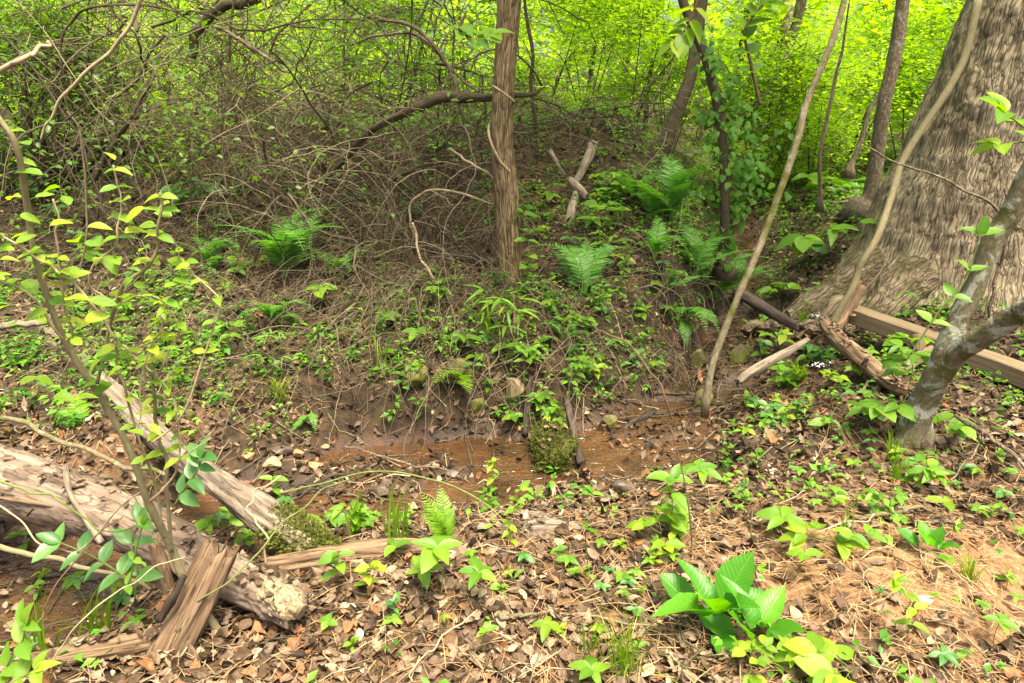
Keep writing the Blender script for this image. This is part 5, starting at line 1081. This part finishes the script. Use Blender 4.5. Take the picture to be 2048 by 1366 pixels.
# hand placed plants
for a in [
 ('creeper_seedling', 'five leaved green plant alone on the left bank', 642, 622, 46, 42, 'rd', 'palm', 5), ('leafy_plant', 'leafy plant on the bank at the left of the central plants', 760, 660, 40, 38, 'ov', 'multi', 4),
 ('creeper_seedling', 'bright five leaved creeper left of the central tree foot', 838, 700, 34, 42, 'ov', 'palm', 6), ('creeper_seedling', 'bright five leaved creeper nearer the central tree foot', 930, 705, 34, 44, 'ov', 'palm', 6),
 ('leafy_plant', 'leafy sprig hanging above the bank left of the central tree', 890, 608, 44, 36, 'ov', 'multi', 4), ('long_leaved_plant', 'clump of long narrow leaves at the central tree foot', 1005, 668, 85, 56, 'ln', 'multi', 12),
 ('broad_leaved_plant', 'bright broad leaves just below the central tree foot', 1018, 720, 20, 52, 'ov', 'palm', 6), ('creeper_seedling', 'star shaped creeper leaves beside the mossy stump, upper one', 1078, 822, 26, 36, 'rd', 'palm', 5),
 ('creeper_seedling', 'star shaped creeper leaves left of the mossy stump', 1028, 862, 26, 40, 'rd', 'palm', 5), ('leafy_vine', 'cluster of small bright leaves right of the burnt stick', 1150, 790, 70, 24, 'ov', 'multi', 12),
 ('leafy_vine', 'small bright leaved sprig right of the slanting dark branch', 1185, 770, 60, 22, 'ye', 'multi', 12), ('leafy_vine', 'small leaved sprig growing on the mossy stump', 1104, 870, 44, 24, 'ye', 'multi', 12), ('leafy_vine', 'leafy sprig draped over the back of the mossy stump', 1085, 850, 50, 26, 'ov', 'multi', 10), ('leafy_vine', 'leafy sprig between the tan stone and the central tree foot', 1050, 760, 70, 30, 'ov', 'multi', 10),
 ('leafy_plant', 'broad leaved sprig in the fern above the creek gap', 1210, 470, 60, 36, 'ov', 'multi', 7), ('leafy_plant', 'leafy clump right of the bleached branches', 1255, 410, 60, 26, 'ov', 'multi', 9),
 ('trunk_sprig', 'round leaves sprouting in front of the central trunk', 1048, 585, 150, 32, 'rd', 'pairs', 5), ('leafy_plant', 'leaf pair plant on the left bank with big blue green leaves', 385, 450, 80, 52, 'gl', 'pairs', 4),
 ('leafy_plant', 'large leaved sprig behind the shrub on the left', 400, 420, 50, 48, 'gl', 'multi', 4), ('leafy_plant', 'big pale leaves low on the left bank', 350, 770, 50, 56, 'ov', 'rosette', 6),
 ('weed_clump', 'feathery upright weed on the left bank edge', 555, 755, 95, 36, 'ln', 'multi', 12), ('leafy_plant', 'leaf cluster at the left bank near the weed', 460, 700, 40, 34, 'ov', 'multi', 5),
 # near bank, centre
 ('sapling_sprout', 'small sprout with three leaves on a dark bare stem', 1178, 1150, 175, 42, 'ov', 'pairs', 2), ('leafy_sprout', 'lush leafy sprout beside the dark red stem', 1335, 1080, 130, 62, 'ov', 'pairs', 4),
 ('leafy_sprout', 'yellow green leaves at the base of the dark red stem', 1300, 1100, 90, 50, 'ye', 'multi', 5), ('leafy_sprout', 'spray of pale leaves right of the lush sprout', 1395, 1010, 70, 50, 'ov', 'whorl', 6),
 ('leafy_sprout', 'narrow column of small bright leaves in front of the weathered log', 1040, 1120, 150, 32, 'ye', 'pairs', 6), ('leafy_sprout', 'leafy vine sprig arching over the water at centre', 985, 1010, 90, 30, 'ye', 'pairs', 4),
 ('leafy_sprout', 'sprout with tall pale leaves in the foreground left of centre', 880, 1210, 120, 78, 'ov', 'whorl', 6), ('leafy_sprout', 'second pale sprout just right of the tall leaved one', 960, 1235, 90, 64, 'ov', 'whorl', 5),
 ('leafy_sprout', 'low leaves left of the tall pale sprout', 850, 1195, 60, 58, 'ov', 'whorl', 5), ('trifoliate_plant', 'three leaved plant above the half buried log', 790, 1130, 36, 46, 'ov', 'palm', 3),
 ('leafy_sprout', 'yellow green sprout left of the three leaved plant', 745, 1200, 70, 50, 'ye', 'pairs', 3), ('leafy_sprout', 'leafy stems leaning at the left end of the half buried log', 685, 1190, 80, 52, 'ov', 'pairs', 3),
 ('leafy_sprout', 'small dark leaved seedling in the litter left of centre', 790, 1240, 36, 34, 'gl', 'pairs', 2), ('leafy_sprout', 'tiny four leaved seedling in the foreground litter', 785, 1255, 16, 30, 'ov', 'palm', 4),
 ('leafy_sprout', 'single stalk with two leaves near the bottom centre', 972, 1330, 70, 34, 'ov', 'pairs', 1), ('leafy_sprout', 'pale veined leaves in the litter at the bottom centre', 1095, 1290, 36, 52, 'ye', 'palm', 4),
 ('leafy_sprout', 'leaf cluster at the water edge behind the grass', 700, 1075, 60, 40, 'ov', 'multi', 9), ('leafy_sprout', 'leafy cluster at the mossy log end', 650, 1065, 44, 38, 'ov', 'multi', 7),
 ('leafy_sprout', 'low bright leaves in the centre bottom edge', 1180, 1385, 40, 60, 'ov', 'palm', 5),
 # right foreground
 ('trifoliate_plant', 'three leaved plant on a leaning stem over the right soil', 1578, 1172, 62, 56, 'ov', 'palm', 3, 'plant', (26, 0)), ('trifoliate_plant', 'three broad leaves at the left of the yellow plant', 1560, 1072, 34, 62, 'ov', 'palm', 4),
 ('yellow_plant', 'yellow green seedling cluster in the right middle ground', 1650, 1110, 50, 62, 'ye', 'multi', 5), ('leafy_sprout', 'green leaves right of the yellow seedling cluster', 1712, 1108, 40, 44, 'ov', 'multi', 3),
 ('leafy_plant', 'broad leaved plant on the soil at the right', 1862, 1110, 60, 84, 'br', 'rosette', 7), ('trifoliate_plant', 'three leaved sprig above the broad leaved right plant', 1880, 1050, 50, 46, 'ye', 'palm', 3),
 ('weed_clump', 'bushy green weed in front of the forked tree', 1838, 985, 60, 38, 'ov', 'multi', 10), ('weed_clump', 'low leafy weeds left of the bushy weed', 1765, 1035, 50, 38, 'ov', 'multi', 7),
 ('weed_clump', 'seedling patch at the left of the low weeds', 1650, 1020, 36, 34, 'ov', 'multi', 5), ('leafy_sprout', 'small seedling at the far right middle', 1952, 1040, 22, 32, 'ov', 'palm', 5),
 ('broad_plant', 'big broad leaved green plant in the right foreground', 1425, 1262, 140, 205, 'br', 'rosette', 9), ('broad_plant', 'second broad leaved stem right of the big plant', 1505, 1300, 150, 205, 'br', 'rosette', 7),
 ('bright_leaves', 'bright lime leaves at the bottom edge right of the broad plant', 1690, 1395, 90, 110, 'yr', 'multi', 5), ('bright_leaves', 'small round lime leaves under the broad plant', 1500, 1370, 80, 46, 'yr', 'multi', 7),
 ('bright_leaves', 'round lime leaves left of the bottom edge lime plant', 1590, 1370, 60, 56, 'yr', 'multi', 4), ('yellow_plant', 'yellowing leaf stalk over the right foreground soil', 1790, 1290, 130, 50, 'ye', 'pairs', 4, 'plant', (-30, 0)),
 ('leafy_sprout', 'thin five leaved plant at the far right foreground', 1985, 1300, 60, 46, 'ov', 'palm', 5), ('leafy_sprout', 'seedling at the right edge on bare soil', 2010, 1180, 30, 36, 'ov', 'pairs', 2),
 ('leafy_sprout', 'bluish leaved seedling at the bottom right', 1880, 1340, 30, 44, 'gl', 'palm', 6),
 # right bank
 ('leafy_branch', 'round leaved sprig spreading before the broken log', 1800, 830, 150, 44, 'rd', 'multi', 12), ('leafy_branch', 'big leaves at the base of the forked tree, left side', 1770, 850, 60, 56, 'rd', 'multi', 4),
 ('leafy_branch', 'big leaves at the base of the forked tree, right side', 1868, 880, 60, 50, 'rd', 'multi', 4), ('leafy_plant', 'large toothed leaves in front of the upper big root', 1600, 545, 90, 60, 'rd', 'multi', 4),
 ('leafy_plant', 'fresh leaves spreading before the huge trunk foot', 1740, 520, 90, 50, 'ov', 'multi', 6, 'plant', (0, -.4)), ('ground_ivy', 'low leafy patch right of the split branch', 1550, 770, 26, 34, 'ov', 'multi', 6),
 ('ground_ivy', 'low green patch beside the broken log', 1625, 725, 26, 30, 'gl', 'multi', 6), ('leafy_plant', 'small plant below the moss by the broken log', 1545, 835, 24, 28, 'gl', 'palm', 6),
 ('leafy_plant', 'bright small plant on the slope left of the forked tree', 1660, 865, 24, 40, 'ov', 'multi', 3), ('leafy_plant', 'leafy shoots at the creek gap under the roots', 1560, 620, 50, 30, 'ov', 'multi', 9),
 ('leafy_plant', 'leafy shoots below the lower big root', 1640, 610, 50, 28, 'ov', 'multi', 8), ('leafy_plant', 'sprig of leaves at the foot of the slender tree', 1645, 400, 44, 40, 'ov', 'multi', 5),
]: plant(*a)
# dark red stem and white flowers
t = thing('red_stem', 'tall dark red bare stem rising from the near bank', 'plant', ground(1385, 1110)); stem_obj(t, [ground(1385, 1110), at(1378, 1020, 2.1), at(1362, 930, 2.12), at(1340, 850, 2.14)], .0035, .0018, 'stem_b')
def flower(label, u, v):
    p = ground(u, v); t = thing('white_flower', label, 'flower', p); q = p + np.array([0, 0, .14]); stem_obj(t, [p, (p + q) / 2, q], .0015, .001)
    m_ = MB(); tv, tf = leaf_low(.28); rg = np.random.default_rng(int(u)); N = 46; c = rg.normal(size=(N, 3)) * np.array([.03, .02, .008]); a = rg.random(N) * 6.28
    spread(m_, tv, tf, q + c, np.stack([np.cos(a), np.sin(a), .4 + 0 * a], -1), np.tile([0, -.4, 1.0], (N, 1)), rg.uniform(.008, .014, N), .5); part(m_, 'petals', M['petal'], t)
M['petal'] = plain_mat('white_petals', (0.75, 0.74, 0.78), (0.8, 0.8, 0.82))
flower('white flower cluster by the broken log, upper one', 1635, 668); flower('white flower cluster below the broken log', 1632, 772)

# the shrub close to the camera at left
sh = thing('near_shrub', 'close yellow green leafed shrub with bare pale stems at left', 'shrub', ground(447, 1268))
rg = random.Random(3)
ST = [
 [(447, 1270, 1.76, 21), (390, 1190, 1.74, 19), (340, 1100, 1.72, 18), (300, 1010, 1.7, 17), (262, 900, 1.68, 15), (200, 790, 1.66, 14), (130, 680, 1.62, 13), (78, 540, 1.58, 12), (60, 430, 1.55, 13), (36, 295, 1.5, 12), (-5, 225, 1.48, 11)],
 [(345, 1105, 1.7, 9), (335, 960, 1.66, 9), (318, 860, 1.64, 8), (305, 790, 1.62, 8), (306, 700, 1.6, 7)],
 [(190, 770, 1.62, 8), (215, 660, 1.6, 8), (245, 580, 1.58, 8), (300, 520, 1.56, 7), (322, 440, 1.55, 6), (324, 380, 1.55, 5)],
 [(330, 1080, 1.68, 7), (310, 980, 1.66, 7), (270, 850, 1.62, 6), (240, 740, 1.6, 6), (230, 680, 1.6, 5)],
 [(232, 680, 1.58, 6), (150, 570, 1.54, 6), (80, 515, 1.52, 5), (-10, 460, 1.5, 4)],
 [(306, 890, 1.6, 5), (370, 820, 1.6, 5), (420, 690, 1.6, 4), (438, 600, 1.6, 4), (380, 540, 1.6, 3), (350, 500, 1.6, 3)],
 [(268, 880, 1.58, 4), (290, 740, 1.57, 4), (320, 660, 1.56, 3), (338, 590, 1.56, 3)],
 [(230, 610, 1.6, 5), (180, 560, 1.58, 4), (235, 470, 1.56, 4), (238, 400, 1.56, 3), (230, 330, 1.56, 3)],
 [(300, 1010, 1.66, 6), (360, 930, 1.62, 5), (345, 800, 1.6, 4), (250, 690, 1.6, 4)],
 [(130, 680, 1.6, 6), (60, 590, 1.55, 6), (0, 560, 1.5, 5), (-40, 540, 1.5, 5)],
 [(306, 760, 1.6, 4), (345, 690, 1.58, 4), (350, 640, 1.57, 3), (300, 590, 1.57, 3), (240, 610, 1.57, 3)],
 [(110, 400, 1.5, 4), (118, 500, 1.52, 4), (125, 590, 1.54, 4), (150, 690, 1.6, 4)],
]
b3 = Vector(sh.location)
for i, L in enumerate(ST):
    Q, q = stemcurve(L, 60, .006, i); m_ = MB(); V, F, bk = tube(Q, q, 10 if i == 0 else 6, lump_disp(.0006, 60, i)); m_.add(V, F, .9, bk); part(m_, 'stem', M['stem_olive'] if i in (0, 1, 2, 3) else M['stem_pale'], sh)
LF = [(20, 265, 46), (5, 240, 40), (60, 290, 46), (30, 320, 50), (85, 350, 50), (120, 375, 52), (20, 400, 50), (70, 395, 52), (140, 410, 60), (10, 470, 52), (60, 470, 50), (150, 480, 72), (200, 492, 66), (210, 512, 60), (30, 500, 56), (90, 505, 48), (110, 540, 60), (160, 548, 70), (240, 530, 62), (50, 560, 62), (10, 560, 50), (20, 610, 48), (90, 590, 60), (130, 600, 60), (70, 640, 50), (30, 650, 54),
      (95, 625, 56), (150, 660, 52), (170, 640, 50), (165, 690, 52), (290, 415, 56), (340, 405, 40), (310, 450, 54), (345, 432, 50), (330, 465, 44), (280, 455, 50), (250, 465, 46), (320, 530, 42), (350, 530, 40), (290, 575, 44), (330, 575, 46), (345, 560, 40), (275, 590, 44), (230, 320, 40), (215, 735, 50), (245, 735, 44), (225, 770, 52), (170, 770, 60), (150, 800, 66), (40, 770, 54), (70, 755, 50), (200, 720, 44), (110, 790, 50), (260, 640, 40), (300, 640, 40), (290, 720, 36), (330, 700, 36),
      (300, 850, 46), (320, 880, 44), (285, 870, 40), (340, 900, 40), (250, 820, 40), (380, 530, 36), (300, 495, 40), (180, 600, 50), (200, 575, 46), (0, 520, 54), (5, 350, 50), (-5, 300, 46), (40, 430, 50), (100, 450, 46), (175, 455, 50)]
for i, L in enumerate(ST[1:]):
    Q, q = stemcurve(L, 60, .006, i + 1)
    for k in range(22, 60, 7):
        T = unit(Q[min(59, k + 1)] - Q[k - 1]); a0 = rg.random() * 3
        for sg in (0, math.pi):
            a = a0 + sg; inst('leaf', rg.choice(LV['ye'] if rg.random() < .7 else LV['ov']), sh, frame_mat(Vector(Q[k]) - b3, (math.cos(a), math.sin(a) * .8 - .1, rg.gauss(.15, .25)), (rg.gauss(0, .2), -.45, 1), px(rg.uniform(20, 42), 1.57)))
LF_ = [(u + rg.uniform(-40, 40), v + rg.uniform(-30, 30), s * .85) for u, v, s in LF if u < 260 and v > 380]
for (u, v, s) in LF:
    p = at(u, v, rg.uniform(1.48, 1.66)); a = rg.choice([0, math.pi]) + rg.gauss(0, .55)
    inst('leaf', rg.choice(LV['ye'] if rg.random() < .75 else LV['ov']), sh, frame_mat(Vector(p) - b3, (math.cos(a), math.sin(a) * .8, rg.gauss(.1, .3)), (rg.gauss(0, .2), rg.gauss(-.5, .3), 1), px(s, 1.57) * rg.uniform(.6, .98)))

# glossy leaved sprigs at lower left
def sprig(label, L, lsz, kind, n, mat='stem_g', name='glossy_sprig'):
    Q, q = stemcurve(L, 40); t = thing(name, label, 'plant', Q[0]); m_ = MB(); V, F, bk = tube(Q, q, 6); m_.add(V, F, .5, bk); part(m_, 'stem', M[mat], t); rg = random.Random(int(L[0][0]))
    for k in range(n):
        f = .25 + .75 * k / max(1, n - 1); i = int(39 * f); T = unit(Q[min(39, i + 1)] - Q[i - 1])
        for sg in (-1, 1):
            sd = unit(np.cross(T, [0, -.5, 1])) * sg + T * .5; put_leaf(t, Q[i], sd + np.array([0, 0, rg.gauss(.1, .15)]), (rg.gauss(0, .2), -.5, 1), px(lsz, Q[i][1]) * rg.uniform(.8, 1.15), kind, rg)
    put_leaf(t, Q[-1], unit(Q[-1] - Q[-3]), (0, -.5, 1), px(lsz, Q[-1][1]), kind, rg)
sprig('glossy dark leaved sprig over the water at lower left', [(275, 1170, 1.78, 5), (230, 1140, 1.77, 5), (180, 1110, 1.76, 4), (120, 1085, 1.75, 3)], 56, 'gl', 4)
sprig('second glossy sprig right of the dark leaved sprig at lower left', [(270, 1200, 1.8, 5), (275, 1130, 1.8, 4), (265, 1080, 1.8, 4), (280, 1045, 1.8, 3)], 58, 'gl', 3)
sprig('glossy blue green leaved sprig above the pale log', [(350, 1010, 1.95, 5), (370, 975, 1.95, 5), (395, 940, 1.95, 4), (400, 915, 1.95, 3)], 52, 'gl', 4)
sprig('lime leaved sprig at the bottom left edge', [(0, 1366, 1.45, 5), (20, 1320, 1.45, 5), (45, 1280, 1.45, 4), (50, 1250, 1.45, 3)], 66, 'ov', 3, name='lime_sprig')
sprig('lime sprig in the bottom left corner below the other', [(-40, 1380, 1.4, 5), (20, 1366, 1.4, 4), (70, 1340, 1.4, 4)], 60, 'ye', 3, name='lime_sprig')
sprig('thin leaved stem beside the glossy sprig over the slab', [(240, 1190, 1.7, 4), (260, 1160, 1.68, 4), (270, 1110, 1.68, 4), (285, 1050, 1.68, 3)], 30, 'ov', 3, name='thin_sprig')
sprig('leaf sprig at the right edge before the huge trunk, upper', [(2080, 260, 2.6, 4), (2050, 255, 2.6, 4), (2010, 225, 2.6, 3)], 60, 'ov', 2, name='edge_sprig')
sprig('leaf sprig at the right edge before the huge trunk, lower', [(2090, 300, 2.6, 4), (2050, 285, 2.6, 4), (2000, 290, 2.6, 3)], 50, 'ye', 2, name='edge_sprig')
sprig('slim leafy shoot in front of the forked tree branch', [(1820, 710, 2.9, 4), (1880, 620, 2.9, 4), (1930, 560, 2.9, 4), (1960, 470, 2.9, 3)], 40, 'ov', 4, name='leafy_shoot')
sprig('leafy shoot rising before the ivy tree at the top', [(1520, 210, 5.2, 6), (1500, 120, 5.2, 6), (1490, 60, 5.2, 5), (1525, 10, 5.2, 4)], 46, 'ov', 6, name='leafy_shoot', mat='stem_b')
sprig('leafy branch at the top left of the central trunk', [(930, 30, 4.6, 5), (920, 60, 4.6, 5), (955, 80, 4.6, 4), (985, 70, 4.6, 3)], 40, 'ov', 6, name='leafy_shoot', mat='stem_b')
sprig('yellow green sprig hanging from the top edge above the ivy tree', [(1400, -20, 4.2, 5), (1385, 30, 4.2, 5), (1370, 60, 4.2, 4), (1350, 80, 4.2, 3)], 44, 'ye', 5, name='leafy_shoot', mat='stem_b')

# seedlings too alike to tell apart, by place
AREAS = [('small green seedling on the left bank behind the close shrub', 'seedlings on the left bank', [(20, 520, 480, 720)], 34, 26),
 ('small green seedling on the bank face below the central tree', 'seedlings on the central bank face', [(700, 990, 640, 800), (1060, 1340, 600, 760)], 34, 24),
 ('small green seedling on the slope around the mound ferns', 'seedlings on the mound slope', [(1050, 1440, 380, 560)], 46, 22),
 ('small green seedling on the right slope beside the broken log', 'seedlings on the right slope', [(1480, 1760, 640, 900)], 34, 24),
 ('small green seedling on the woodland floor below the slender tree', 'seedlings below the slender tree', [(1480, 1800, 270, 420)], 40, 22),
 ('small bright seedling in the foreground litter left of the broad plant', 'seedlings in the foreground litter', [(640, 1330, 1100, 1330), (1000, 1350, 1080, 1200)], 30, 24),
 ('small seedling at the lower left around the logs', 'seedlings by the left logs', [(0, 430, 1020, 1340), (430, 640, 1000, 1100)], 24, 34),
 ('small seedling on the soil below the forked tree', 'seedlings on the right soil', [(1440, 2040, 900, 1060), (1440, 2040, 930, 1250)], 30, 22),
 ('small green seedling under the left thicket', 'seedlings under the left thicket', [(60, 900, 300, 470)], 36, 26)]
rg = random.Random(88)
for lb, gp, boxes, n, sz in AREAS:
    for k in range(n):
        x0, x1, y0, y1 = rg.choice(boxes); f = rg.choice(['palm', 'pairs', 'whorl', 'pairs'])
        plant('seedling', lb, rg.uniform(x0, x1), rg.uniform(y0, y1), sz * rg.uniform(.7, 1.5), sz * rg.uniform(.8, 1.3), rg.choice(['ov', 'ov', 'rd', 'ye', 'gl']), f, {'palm': 5, 'pairs': 2, 'whorl': 4}[f], group=gp, seed=rg.random())
